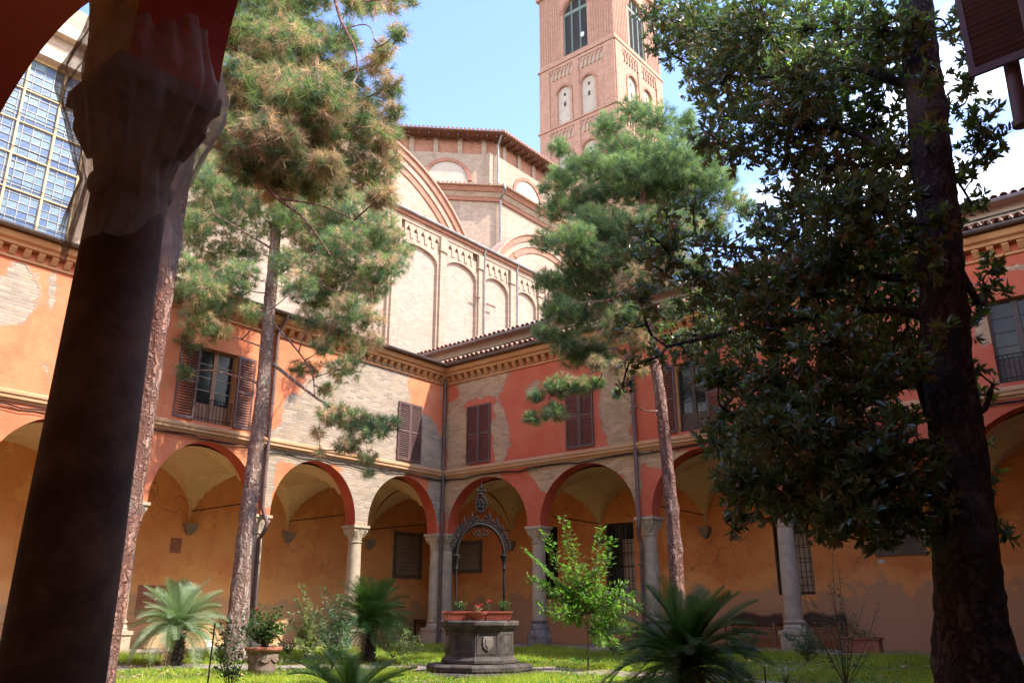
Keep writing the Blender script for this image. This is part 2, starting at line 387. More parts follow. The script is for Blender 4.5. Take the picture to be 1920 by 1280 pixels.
M['twig'] = rough_mat('twig', (.16, .10, .07), .4, 5, .9, .4)
M['green_stem'] = rough_mat('green_stem', (.10, .09, .04), .3, 5, .8, .3)
M['needle'] = leaf_mat('needle', (.14, .22, .10), None, .35, .55, .4, 1.5)
M['needle_blue'] = leaf_mat('needle_blue', (.085, .155, .09), None, .3, .55, .4, 1.5)
M['needle_light'] = leaf_mat('needle_light', (.22, .30, .12), None, .4, .5, .3, 1.5)
M['needle_dead'] = leaf_mat('needle_dead', (.47, .33, .21), None, .25, .7, .35, 1.5)
M['magnolia'] = leaf_mat('magnolia', (.10, .16, .065), (.30, .20, .09), .30, .28, .3, 1.5, .6)
M['magnolia_sunlit'] = leaf_mat('magnolia_sunlit', (.22, .34, .06), (.26, .34, .08), .55, .35, .25, 1.5)  # lit copy of the magnolia leaf: sun through the blade put into its colour
M['cycad'] = leaf_mat('cycad', (.075, .15, .03), None, .3, .45, .25, 2, .3)
M['cycad_dark'] = leaf_mat('cycad_dark', (.04, .10, .022), None, .2, .5, .25, 2, .25)
M['cycad_pale'] = leaf_mat('cycad_pale', (.22, .30, .17), None, .25, .25, .25, 2, .7)
M['leaf_fresh'] = leaf_mat('leaf_fresh', (.15, .28, .05), None, .5, .45, .3, 2)
M['leaf_mid'] = leaf_mat('leaf_mid', (.05, .11, .03), None, .35, .4, .3, 2)
M['leaf_grey'] = leaf_mat('leaf_grey', (.10, .17, .10), None, .3, .5, .25, 2)
M['leaf_pale'] = leaf_mat('leaf_pale', (.20, .25, .11), None, .4, .45, .25, 2)
M['grass'] = leaf_mat('grass', (.33, .40, .05), None, .5, .55, .35, .5)
M['red_flower'] = rough_mat('red_flower', (.65, .04, .03), .2, 5, .6, .1)
def net_mat():
    a = N('net'); a.set(Base_Color=(.62, .52, .40, 1), Roughness=.9)
    w1 = a.n('TexWave', _wave_type='BANDS', _bands_direction='Z', Vector=a.c, Scale=60., Distortion=1.5).outputs[1]
    k = a.math('MULTIPLY_ADD', w1, .12, a.ramp(a.noise(7, 3), .3, .7, .16, .44))
    lw = a.n('LayerWeight', Blend=.35).outputs[1]
    k = a.math('ADD', k, a.math('MULTIPLY', lw, .34))
    tr = a.n('BsdfTransparent'); tl = a.n('BsdfTranslucent', Color=(.7, .6, .48, 1)); m0 = a.n('MixShader', i0=.5, i1=a.b.outputs[0], i2=tl.outputs[0])
    mx = a.n('MixShader', i0=k, i1=tr.outputs[0], i2=m0.outputs[0])
    a.t.links.new(mx.outputs[0], a.t.nodes['Material Output'].inputs[0])
    return a.m
M['net'] = net_mat()
def ground_mat():
    a = N('ground'); n1 = a.noise(.5, 6, .65); n2 = a.noise(6, 6, .7)
    c = a.mix(a.ramp(n2, .35, .65), c4((.09, .065, .04)), c4((.17, .13, .09)))
    c = a.mix(a.math('MULTIPLY', a.ramp(n1, .42, .6), .8), c, c4((.10, .16, .025)))
    v = a.n('TexVoronoi', Vector=a.c, Scale=40.).outputs[0]
    return a.set(Base_Color=c, Roughness=.95, Normal=a.bump(a.math('ADD', v, n2), .7, .03))
M['ground'] = ground_mat()
def gravel_mat():
    a = N('gravel'); v = a.n('TexVoronoi', Vector=a.c, Scale=34.)
    c = a.mix(a.ramp(a.n('SeparateColor', Color=v.outputs[1]).outputs[0], 0, 1), c4((.24, .19, .15)), c4((.42, .34, .28)))
    c = a.mix(a.ramp(a.noise(1.5, 6, .7), .5, .68), c, c4((.12, .11, .05)))
    return a.set(Base_Color=c, Roughness=.95, Normal=a.bump(v.outputs[0], .8, .02))
M['gravel'] = gravel_mat()
M['floor'] = rough_mat('floor', (.42, .33, .25), .25, 2, .8, .2)

# ------------------------------------------------------------------ ground
def gh(x, y):
    d = np.minimum(np.maximum(x, 0), np.maximum(-y, 0))
    return .20 + .17 * np.exp(-(d / 4.5) ** 2) + .015 * np.sin(x * 2.1 + 1) * np.sin(y * 1.7) + .01 * np.sin(x * 5 + y * 3)
b = MB(); b.poly([(-900, -900, -.02), (900, -900, -.02), (900, 900, -.02), (-900, 900, -.02)])
obj('ground', b, M['ground'], kind='structure')
nx, ny = 130, 120
gx = np.linspace(-.0, 19.6, nx); gy = np.linspace(-18.3, 0, ny); GX, GY = np.meshgrid(gx, gy)
V = np.stack([GX, GY, gh(GX, GY)], -1).reshape(-1, 3)
ii = np.arange(nx * ny).reshape(ny, nx); F = np.stack([ii[:-1, :-1], ii[:-1, 1:], ii[1:, 1:], ii[1:, :-1]], -1).reshape(-1, 4)
place('garden_ground', np_mesh('garden_ground', V, F, M['ground'], smooth=True), kind='structure')
WELL = onZ(898, 1262, .20); WX, WY = WELL[0], WELL[1]
# gravel path: from the near arcade past the well, 4 mm above the earth
def path_strip(name, pts, w):
    V = []; F = []
    P_ = []
    for (a_, b_) in zip(pts[:-1], pts[1:]):
        for t in np.linspace(0, 1, 24, endpoint=False): P_.append((a_[0] + (b_[0] - a_[0]) * t, a_[1] + (b_[1] - a_[1]) * t))
    P_.append(pts[-1]); P_ = np.array(P_)
    T = np.gradient(P_, axis=0); T /= np.linalg.norm(T, axis=1)[:, None]; Nn = np.stack([-T[:, 1], T[:, 0]], 1)
    K = 9
    for i, p in enumerate(P_):
        ww = w * (1 + .12 * math.sin(i * .9) + .08 * math.sin(i * 2.3))
        for k in range(K):
            q = p + Nn[i] * ww * (k / (K - 1) * 2 - 1)
            V.append((q[0], q[1], float(gh(q[0], q[1])) + .008))
    for i in range(len(P_) - 1):
        for k in range(K - 1): F.append((i * K + k, i * K + k + 1, (i + 1) * K + k + 1, (i + 1) * K + k))
    place(name, np_mesh(name, V, F, M['gravel'], smooth=True), kind='structure')
    return P_
path_pts = path_strip('gravel_path', [(WX + 9.8, WY - .6), (WX + 5, WY + .7), (WX + 2.0, WY + 1.2), (WX - .5, WY + 1.3), (WX - 3, WY - .5), (WX - 5, WY - 4), (WX - 5, WY - 9)], .6)

# ------------------------------------------------------------------ wing builder (local: x along the facade, y into the building, courtyard at y < 0)
Z0, ZIMP, ZCR, ZSTR, ZTOP = .45, 3.85, 5.53, 5.80, 9.40
TW, DEP = .45, 3.6

def arch_wall(mb, u0, u1, z0, z1, ops, y0, y1, n=20, mf=0, ms=1, mb_=0):
    """wall with arched openings from z0 up; ops: (uc, a, b, zs) half width, rise, springing"""
    ops = sorted(ops); cur = u0
    def quad(a, b_, c, d, m): mb.poly([a, b_, c, d], m)
    def solid(a, b_):
        quad((a, y0, z0), (b_, y0, z0), (b_, y0, z1), (a, y0, z1), mf); quad((b_, y1, z0), (a, y1, z0), (a, y1, z1), (b_, y1, z1), mb_)
        quad((a, y1, z0), (b_, y1, z0), (b_, y0, z0), (a, y0, z0), ms)
    for (uc, a, b_, zs) in ops:
        if uc - a > cur + 1e-6: solid(cur, uc - a)
        pts = [(uc - a * math.cos(PI * k / n), zs + b_ * math.sin(PI * k / n)) for k in range(n + 1)]
        for (p, q) in zip(pts[:-1], pts[1:]):
            quad((p[0], y0, p[1]), (q[0], y0, q[1]), (q[0], y0, z1), (p[0], y0, z1), mf)
            quad((q[0], y1, q[1]), (p[0], y1, p[1]), (p[0], y1, z1), (q[0], y1, z1), mb_)
            quad((p[0], y0, p[1]), (p[0], y1, p[1]), (q[0], y1, q[1]), (q[0], y0, q[1]), ms)
        if zs > z0 + 1e-6:
            for sgn in (-1, 1):
                x = uc + sgn * a
                quad((x, y0, z0), (x, y1, z0), (x, y1, zs), (x, y0, zs), ms)
        cur = uc + a
    if u1 > cur + 1e-6: solid(cur, u1)
    quad((u0, y0, z1), (u1, y0, z1), (u1, y1, z1), (u0, y1, z1), mb_)
    for x in (u0, u1): quad((x, y0, z0), (x, y1, z0), (x, y1, z1), (x, y0, z1), mb_)
    return mb

def rect_wall(mb, u0, u1, z0, z1, holes, y0, y1, mf=0, mr=1):
    us = sorted({u0, u1, *[h[0] for h in holes], *[h[1] for h in holes]}); zs = sorted({z0, z1, *[h[2] for h in holes], *[h[3] for h in holes]})
    for a, b_ in zip(us[:-1], us[1:]):
        for c, d in zip(zs[:-1], zs[1:]):
            if any(h[0] <= a + 1e-6 and b_ <= h[1] + 1e-6 and h[2] <= c + 1e-6 and d <= h[3] + 1e-6 for h in holes): continue
            mb.poly([(a, y0, c), (b_, y0, c), (b_, y0, d), (a, y0, d)], mf)
            mb.poly([(b_, y1, c), (a, y1, c), (a, y1, d), (b_, y1, d)], mf)
    for (a, b_, c, d) in holes:
        mb.poly([(a, y0, c), (a, y1, c), (a, y1, d), (a, y0, d)], mr); mb.poly([(b_, y0, c), (b_, y1, c), (b_, y1, d), (b_, y0, d)], mr)
        mb.poly([(a, y0, c), (b_, y0, c), (b_, y1, c), (a, y1, c)], mr); mb.poly([(a, y0, d), (b_, y0, d), (b_, y1, d), (a, y1, d)], mr)
    mb.poly([(u0, y0, z1), (u1, y0, z1), (u1, y1, z1), (u0, y1, z1)], mf)
    for x in (u0, u1): mb.poly([(x, y0, z0), (x, y1, z0), (x, y1, z1), (x, y0, z1)], mf)
    return mb

def vault_mesh(mb, u0, u1, v0, v1, n=20):
    uc, vc, a, c = (u0 + u1) / 2, (v0 + v1) / 2, (u1 - u0) / 2, (v1 - v0) / 2
    i0 = len(mb.v); us = [uc - a * math.cos(PI * k / n) for k in range(n + 1)]; vs = [vc - c * math.cos(PI * k / n) for k in range(n + 1)]
    def h(t): return math.sqrt(max(0, 1 - t * t))
    for v in vs:
        for u in us:
            z = 3.80 + 1.68 * max(h((u - uc) / a), h((v - vc) / c)) + .05 * h((u - uc) / a) * h((v - vc) / c)
            mb.v.append((u, v, z))
    for j in range(n):
        for i in range(n):
            a_ = i0 + j * (n + 1) + i; mb.f.append((a_, a_ + 1, a_ + n + 2, a_ + n + 1)); mb.m.append(0)

# capital with corner leaves: square abacus over a bell
def capital_mb():
    b = MB(); b.box(-.30, .30, -.30, .30, -.075, 0); b.box(-.265, .265, -.265, .265, -.115, -.075)
    n = 32; prof = [(.19, -.50), (.215, -.495), (.215, -.46), (.185, -.45), (.20, -.36), (.215, -.28), (.235, -.20), (.262, -.115)]
    i = len(b.v)
    for j, (r, z) in enumerate(prof):
        t = max(0, (z + .45) / .34)
        for k in range(n):
            a = 2 * PI * k / n
            sq = 1 / max(abs(math.cos(a)), abs(math.sin(a)))
            rr = r * (1 + t * .62 * (sq - 1)) * (1 + .06 * math.sin(8 * a + j) * (1 if .05 < t < .95 else 0)) + (.045 * t if abs(math.sin(2 * a)) > .92 and t > .6 else 0)
            b.v.append((rr * math.cos(a), rr * math.sin(a), z))
    for j in range(len(prof) - 1):
        for k in range(n):
            a_ = i + j * n + k; c = i + j * n + (k + 1) % n; b.f.append((a_, c, c + n, a_ + n)); b.m.append(0)
    for sx in (-1, 1):
        for sy in (-1, 1):   # volutes
            b.tube([(sx * .17, sy * .17, -.32), (sx * .20, sy * .20, -.24), (sx * .225, sy * .225, -.17), (sx * .235, sy * .235, -.12)], [.02, .035, .048, .03], 8)
    return b
CAPM = {}; SHM = {}; PEDM = {}
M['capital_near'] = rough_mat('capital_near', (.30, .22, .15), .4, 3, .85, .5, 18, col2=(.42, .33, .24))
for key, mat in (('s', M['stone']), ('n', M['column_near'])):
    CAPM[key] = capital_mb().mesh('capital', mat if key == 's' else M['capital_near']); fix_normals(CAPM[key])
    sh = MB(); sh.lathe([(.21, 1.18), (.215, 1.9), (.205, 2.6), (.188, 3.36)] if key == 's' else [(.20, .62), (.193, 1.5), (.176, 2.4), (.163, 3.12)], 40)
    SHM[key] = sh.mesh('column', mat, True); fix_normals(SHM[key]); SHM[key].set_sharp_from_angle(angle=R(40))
    pd = MB(); pd.lathe([(.25, 1.18), (.27, 1.14), (.27, 1.10), (.235, 1.06), (.26, 1.02), (.285, .99), (.285, .95), (.30, .93)], 28)
    PEDM[key] = (pd, mat)

def pedestal(style):
    key, kind = style
    if key == 'n': return MB().lathe([(.29, .2), (.29, .52), (.26, .56), (.22, .62)], 28)
    b = MB(); b.lathe([(.225, 1.18), (.25, 1.16), (.25, 1.12), (.225, 1.09), (.255, 1.05), (.27, 1.02), (.27, .97), (.29, .95)], 28)
    if kind == 'oct': b.lathe([(.38, .2), (.38, .72), (.27, .96)], 8, ph=PI / 8)
    else: b.box(-.30, .30, -.30, .30, .2, .30); b.box(-.27, .27, -.27, .27, .30, .86); b.box(-.30, .30, -.30, .30, .86, .95)
    return b

TILE = MB()
_n = 7
for j, y in enumerate((0, .42)):
    r = .095 if j == 0 else .075
    for k in range(_n): TILE.v.append((r * math.cos(PI * k / (_n - 1)), y, r * math.sin(PI * k / (_n - 1))))
for j, y in enumerate((0, .42)):
    r = (.095 if j == 0 else .075) - .014
    for k in range(_n): TILE.v.append((r * math.cos(PI * k / (_n - 1)), y, r * math.sin(PI * k / (_n - 1))))
for k in range(_n - 1):
    TILE.f += [(k, k + 1, _n + k + 1, _n + k), (2 * _n + k + 1, 2 * _n + k, 3 * _n + k, 3 * _n + k + 1), (k + 1, k, 2 * _n + k, 2 * _n + k + 1)]; TILE.m += [0, 0, 0]
TILEM = TILE.mesh('roof_tile', M['tile'], False)

DENT = MB().xprof([(0, 0), (-.05, 0), (-.16, .14), (-.16, .19), (0, .19)], -.07, .07)
DENTM = DENT.mesh('dentil', M['cornice']); fix_normals(DENTM)
SLATM = MB().xprof([(-.018, -.014), (-.012, -.020), (.018, .014), (.012, .020)], -.5, .5).mesh('slat', M['shutter']); fix_normals(SLATM)

def make_shutter(parent, x0, x1, z0, z1, y, rz=0, hinge=None, nsl=26, label=None):
    """leaf frame with slats of its own; local coordinates run from the hinge"""
    w = x1 - x0; b = MB(); t = .018
    b.box(0, .055, -t, t, 0, z1 - z0); b.box(w - .055, w, -t, t, 0, z1 - z0)
    b.box(.055, w - .055, -t, t, 0, .08); b.box(.055, w - .055, -t, t, z1 - z0 - .07, z1 - z0); b.box(.055, w - .055, -t, t, (z1 - z0) * .48, (z1 - z0) * .48 + .06)
    for hz in (.25, (z1 - z0) * .5, z1 - z0 - .3): b.box(-.03, .0, -.012, .012, hz, hz + .08)
    s = obj('shutter', b, M['shutter'], parent, loc=(x0 if hinge is None else hinge, y, z0), rz=rz, label=label)
    h = (z1 - z0 - .15) / nsl
    for k in range(nsl):
        zc = .08 + h * (k + .5)
        if abs(zc - (z1 - z0) * .48 - .03) < .04: continue
        o = place('slat', SLATM, s, loc=(w / 2, 0, zc)); o.scale = (w - .11, 1.15, 1.15)
        o.rotation_euler = (random.uniform(-.06, .06), 0, 0)
    return s

def build_wing(name, label, loc, rz, cols, mat, back, u0, u1, style='s', floor_label=None, back_holes=(), windows=(), vis=True, back_ext=(0, 0), ped=None, dent_range=None, tile=True, roof='plain', soff='soffit_red'):
    w = empty(name, label, 'building', loc, rz)
    ops = []
    for a, c in zip(cols[:-1], cols[1:]):
        hw = (c - a) / 2 - .24; ops.append(((a + c) / 2, hw, 1.62, ZCR - 1.62 - (.235 if style == 'n' else 0)))
    ops = [(o[0], o[1], o[2], o[3]) for o in ops]
    b = MB(); arch_wall(b, u0, u1, ZIMP if style == 's' else 3.632, ZSTR, ops, 0, TW, 28, mb_=2); obj('arcade_wall', b, [mat, M[soff], M['vault']], w)
    holes = [h for h in windows]
    b = MB(); rect_wall(b, u0, u1, ZSTR, ZTOP + .15, holes, 0.001, TW); obj('upper_wall', b, [mat, M['cornice']], w)
    b0, b1 = back_ext
    b = MB(); rect_wall(b, u0 + b0, u1 + b1, -.02, ZTOP + 1.5, list(back_holes), DEP, DEP + .35); obj('back_wall', b, [back, M['stone']], w)
    b = MB(); b.box(u0 + b0, u1 + b1, -.10, DEP, -.02, Z0); obj('portico_floor', b, M['floor'], w)
    for a, c in zip(cols[:-1], cols[1:]):
        v = MB(); vault_mesh(v, a, c, TW, DEP); me = v.mesh('vault', M['vault'], True); me.set_sharp_from_angle(angle=R(25))
        place('vault', me, w)
    for k, c in enumerate(cols):
        cc = c + (.0 if 0 < k < len(cols) - 1 else (.0))
        st = style
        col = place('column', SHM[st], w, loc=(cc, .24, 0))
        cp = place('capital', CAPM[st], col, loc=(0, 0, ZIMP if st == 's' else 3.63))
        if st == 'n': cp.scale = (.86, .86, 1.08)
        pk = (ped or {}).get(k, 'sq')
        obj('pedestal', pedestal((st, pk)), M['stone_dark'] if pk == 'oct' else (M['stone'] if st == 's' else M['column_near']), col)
        if vis:
            cb = MB(); cb.box(-.19, .19, -.20, 0, -.10, 0); cb.box(-.16, .16, -.17, 0, -.20, -.10); cb.box(-.12, .12, -.14, 0, -.27, -.20); cb.prism([(-.11, -.27), (.11, -.27), (.03, -.34), (-.03, -.34)], -.10, 0)
            obj('corbel', cb, M['plaque'], w, loc=(cc, DEP, 3.86))
            tr = MB(); tr.tube([(cc, TW, 4.22), (cc, DEP, 4.22)], .016, 6); obj('tie_rod', tr, M['iron'], w)
    # string course, cornice, dentils, gutter
    b = MB().xprof([(0, 5.66), (-.03, 5.66), (-.05, 5.70), (-.10, 5.73), (-.10, 5.79), (-.13, 5.82), (-.13, 5.88), (-.06, 5.92), (0, 5.94)], u0, u1); obj('string_course', b, M['string'], w)
    b = MB().xprof([(0, 8.86), (-.05, 8.86), (-.05, 8.92), (0, 8.93)], u0, u1); obj('cornice_fillet', b, M['cornice'], w)
    b = MB().xprof([(0, 9.13), (-.20, 9.13), (-.22, 9.20), (-.30, 9.24), (-.34, 9.34), (-.34, 9.38), (0, 9.40)], u0, u1); obj('cornice', b, M['cornice'], w)
    if dent_range:
        n = int((dent_range[1] - dent_range[0]) / .30)
        for k in range(n): place('dentil', DENTM, w, loc=(dent_range[0] + .15 + k * .30, 0, 8.94))
    g = MB(); pr = [(.075 * math.cos(PI + PI * k / 8) - .46, 9.46 + .075 * math.sin(PI + PI * k / 8)) for k in range(9)]
    pr2 = [(.062 * math.cos(PI + PI * k / 8) - .46, 9.46 + .062 * math.sin(PI + PI * k / 8)) for k in range(8, -1, -1)]
    g.xprof(pr + pr2, u0 - .0, u1); obj('gutter', g, M['gutter'], w, auto=40)
    # roof
    sl = .40
    if roof == 'plain':
        b = MB().xprof([(-.42, 9.42), (-.42, 9.47), (4.0, 9.47 + 4.42 * .30), (4.0, 9.42)], u0 - .3, u1 + .3); obj('roof', b, M['tile'], w)
    else:
        b = MB().xprof([(-.42, 9.42), (-.42, 9.50), (.55, 9.50 + .97 * sl), (.55, 9.42)], u0 - 5, u1 + 4); obj('roof', b, M['tile'], w)
        b = MB().box(u0 - 5, u1 + 4, .55, .80, 9.5, 10.32); obj('attic_wall', b, M['pale'], w)
        b = MB().xprof([(.28, 10.32), (.28, 10.38), (12.5, 10.38 + 12.2 * sl), (12.5, 10.3)], u0 - 5, u1 + 4); obj('upper_roof', b, M['tile'], w)
        g = MB(); g.tube([(u0 - 5, .20, 10.33), (u1 + 4, .20, 10.33)], .06, 8); obj('gutter', g, M['gutter'], w)
        for zz, yy in ((10.02, .40), (9.95, .30)):
            g = MB(); g.tube([(u0 - 2, yy, zz + .0), (u1, yy, zz + .05)], .012, 5); obj('roof_cable', g, M['iron'], w)
    return w

# windows/blinds given in local u, z
left = build_wing('cloister_wing', 'sunlit red plastered cloister wing with open shuttered window above its arches', (0, 0, 0), PI / 2,
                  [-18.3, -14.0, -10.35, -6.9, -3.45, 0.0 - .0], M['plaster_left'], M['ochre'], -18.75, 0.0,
                  windows=[(-9.22, -8.10, 6.02, 8.0)], back_ext=(-3, 3.95), dent_range=(-17.5, 0), ped={3: 'sq', 4: 'sq'})
right = build_wing('cloister_wing', 'shaded red plastered cloister wing with closed brown shutters and peeling patches', (0, 0, 0), 0,
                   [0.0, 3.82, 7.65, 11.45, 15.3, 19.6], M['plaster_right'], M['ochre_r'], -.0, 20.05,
                   windows=[(8.85, 9.75, 6.02, 7.95), (16.62, 17.7, 6.02, 7.9)], roof='attic', back_ext=(-3.6, 3.6),
                   back_holes=[(1.15, 2.05, 1.85, 4.25), (4.0, 5.1, 1.85, 4.2), (9.75, 10.8, 1.85, 4.0)], dent_range=(0, 19.6), ped={1: 'oct', 2: 'oct'})
east = build_wing('cloister_wing', 'shaded cloister wing at the frame edge with a brown louvred shutter swung open', (19.6, 0, 0), -PI / 2,
                  [0.0, 3.7, 7.3, 11.0, 14.6, 18.3], M['plaster_other'], M['ochre_r'], 0, 18.75, windows=[(12.0, 13.0, 6.1, 8.2)], back_ext=(-4, 4), vis=False)
south = build_wing('cloister_wing', 'dark near arcade whose netted column and red arch frame the courtyard', (0, -18.3, 0), PI,
                   [-19.6, -15.89, -11.9, -7.9, -4.0, 0.0], M['plaster_other'], M['ochre_r'], -20.05, 0, style='n', back_ext=(-4, 4), vis=False)
# corner bay vaults so that the walk turns the corner under cover
for wg, (a, c) in ((right, (-3.6, -.0)), (east, (-3.6, 0)), (south, (-23.2, -19.6)), (left, (-22, -18.3))):
    v = MB(); vault_mesh(v, a, c, TW if wg is not right else 0, DEP); me = v.mesh('vault', M['vault'], True); me.set_sharp_from_angle(angle=R(25)); place('vault', me, wg)

# closed shutters, all as parts of their wing
def closed_pair(wing, u0, u1, z0, z1):
    m = (u0 + u1) / 2
    make_shutter(wing, u0, m - .004, z0, z1, -.035); make_shutter(wing, m + .004, u1, z0, z1, -.035)
closed_pair(left, -2.17, -1.12, 6.02, 7.92)
closed_pair(right, 1.05, 2.08, 6.0, 7.95)
closed_pair(right, 5.10, 6.10, 6.0, 7.95)
closed_pair(right, 13.0, 14.0, 6.0, 7.95)
def open_window(wing, u0, u1, z0, z1, rail=True, lsh=True, rsh=True):
    f = MB(); y = .16; t = .05
    f.box(u0, u0 + t, y, y + .07, z0, z1); f.box(u1 - t, u1, y, y + .07, z0, z1); f.box(u0 + t, u1 - t, y, y + .07, z1 - t, z1); f.box(u0 + t, u1 - t, y, y + .07, z0, z0 + .05)
    m = (u0 + u1) / 2; f.box(m - .06, m + .06, y - .01, y + .06, z0 + .05, z1 - t)
    zb = z0 + .52
    f.box(u0 + t, m - .06, y + .005, y + .05, z0 + .05, zb); f.box(m + .06, u1 - t, y + .005, y + .05, z0 + .05, zb)
    wn = obj('window', f, M['wood'] if wing is left else M['wood_dark'], wing)
    for (a, c) in ((u0 + t, m - .06), (m + .06, u1 - t)):
        n = 4; hh = (z1 - t - zb) / n
        for k in range(n):
            p = MB().box(a, c, y + .03, y + .036, zb + hh * k + .008, zb + hh * (k + 1) - .008); obj('pane', p, M['glass'], wn)
            if k: g = MB().box(a, c, y + .01, y + .05, zb + hh * k - .008, zb + hh * k + .008); obj('glazing_bar', g, M['pale'] if wing is left else M['wood_dark'], wn)
    d = MB().box(u0 + .02, u1 - .02, y + .09, y + .10, z0, z1); obj('room_shade_sheet', d, M['dark'], wn)  # near-black sheet stands in for the unlit room behind the panes
    if rail:
        r_ = MB(); r_.tube([(u0, .03, z0 + .62), (u1, .03, z0 + .62)], .012, 6); r_.tube([(u0, .03, z0 + .1), (u1, .03, z0 + .1)], .01, 6)
        for k in range(11): x = u0 + (u1 - u0) * (k + .5) / 11; r_.tube([(x, .03, z0 + .0), (x, .03, z0 + .62)], .008, 5)
        obj('window_rail', r_, M['iron'], wing)
    w2 = (u1 - u0) / 2
    if lsh: make_shutter(wing, 0, w2, z0, z1, -.045, rz=PI - .10, hinge=u0 - .01)
    if rsh: make_shutter(wing, 0, w2, z0, z1, -.045, rz=.10, hinge=u1 + .01)
open_window(left, -9.22, -8.10, 6.02, 8.0)
open_window(right, 8.85, 9.75, 6.02, 7.95, rail=False)
open_window(right, 16.62, 17.7, 6.02, 7.9, rail=True, lsh=False)
s = make_shutter(east, 0, .98, 6.2, 8.2, -.04, rz=-PI / 2 - .06, hinge=12.0, nsl=30)
# grilles in the back wall of the shaded wing
for (a, c, z0, z1) in ((1.15, 2.05, 1.85, 4.25), (4.0, 5.1, 1.85, 4.2), (9.75, 10.8, 1.85, 4.0)):
    fr = MB(); y = DEP + .14
    fr.box(a, a + .07, y, y + .06, z0, z1); fr.box(c - .07, c, y, y + .06, z0, z1); fr.box(a + .07, c - .07, y, y + .06, z1 - .07, z1); fr.box(a + .07, c - .07, y, y + .06, z0, z0 + .07); fr.box((a + c) / 2 - .04, (a + c) / 2 + .04, y, y + .05, z0 + .07, z1 - .07)
    wn = obj('window', fr, M['wood_dark'], right)
    nn = 5
    for q in range(2):
        xa, xb = (a + .07, (a + c) / 2 - .04) if q == 0 else ((a + c) / 2 + .04, c - .07)
        for k in range(nn):
            hh = (z1 - z0 - .14) / nn; pm = MB().box(xa, xb, y + .02, y + .026, z0 + .07 + hh * k + .01, z0 + .07 + hh * (k + 1) - .01)
            obj('pane', pm, M['pale'] if (q == 1 and k < nn - 1 and a != 1.15) else M['glass'], wn)
    gr = MB(); k = 0
    x = a + .06
    while x < c - .02: gr.tube([(x, DEP + .03, z0), (x, DEP + .03, z1)], .011, 5); x += .13
    zz = z0 + .25
    while zz < z1: gr.tube([(a, DEP + .045, zz), (c, DEP + .045, zz)], .009, 5); zz += .36
    obj('grille', gr, M['iron'], right)
    d = MB().box(a, c, DEP + .30, DEP + .31, z0, z1); obj('room_shade_sheet', d, M['dark'], right)  # near-black sheet paints the shade behind the grille

# eave tiles laid one by one along the shaded wing, then the row above the attic
for k in range(118):
    u = -4.3 + k * .205
    o = place('roof_tile', TILEM, right, loc=(u, -.46 + random.uniform(-.02, .02), 9.53 + random.uniform(-.008, .008)))
    o.rotation_euler = (math.atan(.4) + random.uniform(-.04, .04), random.uniform(-.1, .1), random.uniform(-.05, .05))
for k in range(118):
    u = -4.35 + k * .205
    o = place('roof_tile', TILEM, right, loc=(u, .24 + random.uniform(-.02, .02), 10.40 + random.uniform(-.008, .008)))
    o.rotation_euler = (math.atan(.4) + random.uniform(-.04, .04), random.uniform(-.1, .1), random.uniform(-.05, .05))
def tile_field(x0, x1, y0, rows, z0, sl, step=.205, run=.38):
    V = []; F = []; tv = np.array(TILE.v[:14]); tf = [(k, k + 1, 7 + k + 1, 7 + k) for k in range(6)]
    ca, sa = math.cos(math.atan(sl)), math.sin(math.atan(sl)); base = 0
    for r in range(rows):
        n = int((x1 - x0) / step)
        for k in range(n):
            q = tv * np.array([1, 1, 1]); jz = random.uniform(-.008, .008)
            y = q[:, 1] * ca - q[:, 2] * sa; z = q[:, 1] * sa + q[:, 2] * ca
            V.append(np.stack([q[:, 0] + x0 + k * step + random.uniform(-.012, .012), y + y0 + r * run * ca + random.uniform(-.015, .015), z + z0 + r * run * sa + jz], 1))
            F += [tuple(base + i for i in f) for f in tf]; base += 14
    return np_mesh('roof_tiles', np.concatenate(V), F, M['tile'])
place('roof_tiles', tile_field(-4.4, 19.7, .24 + .36, 31, 10.40 + .145, .4), right, kind='stuff')
place('roof_tiles', tile_field(-4.4, 19.7, -.46 + .36, 2, 9.53 + .145, .4), right, kind='stuff')

# downpipes
def pipe(wing, u, z0, z1, y=-.09, r=.055, kink=True, mat='pipe'):
    b = MB(); pts = [(u, -.46, 9.42), (u, -.40, 9.25), (u, y - .02, 9.0), (u, y, 8.8)] if z1 > 9 else []
    if kink: pts += [(u, y, 4.05), (u + .05, y - .05, 3.85), (u + .10, y - .16, 3.62), (u + .04, y - .14, 3.40), (u + .02, y + .05, 3.2)]
    pts += [(u, y, z0)]
    b.tube(pts, r, 10)
    for zc in (8.2, 6.9, 5.6, 4.6, 2.6, 1.5):
        if zc < z1: b.tube([(u, y, zc - .03), (u, y, zc + .03)], r + .012, 10)
    return obj('downpipe', b, M[mat], wing, auto=40)
pipe(left, -6.98, .5, 9.4); pipe(right, 7.52, .5, 9.4); pipe(right, .10, .5, 9.4, kink=False, y=-.12)
pipe(right, 15.35, .5, 9.4); 
b = MB(); b.tube([(12.1, -.55, 9.45), (11.9, -.62, 8.2), (11.8, -.70, 5.6)], .07, 12)
for t in (0, .3, .6): b.tube([(11.8, -.70 + t * .03, 5.6 + t * 3), (11.805, -.70 + t * .03, 5.66 + t * 3)], .085, 12)
obj('downpipe', b, M['pipe'], east, auto=40)
# cables along the string course
for wg, a, c in ((left, -18.5, -.02), (right, .02, 19.5)):
    cb = MB(); pts = []
    for k in range(61):
        u = a + (c - a) * k / 60; pts.append((u, -.05 - .015 * math.sin(k * 1.7), 5.60 - .02 * math.sin(k * .8) - (.03 if k % 7 == 3 else 0)))
    cb.tube(pts, .017, 6); cb.tube([(p[0], p[1] - .02, p[2] - .04 + .015 * math.sin(i)) for i, p in enumerate(pts)], .009, 5)
    obj('cable', cb, M['iron'], wg)
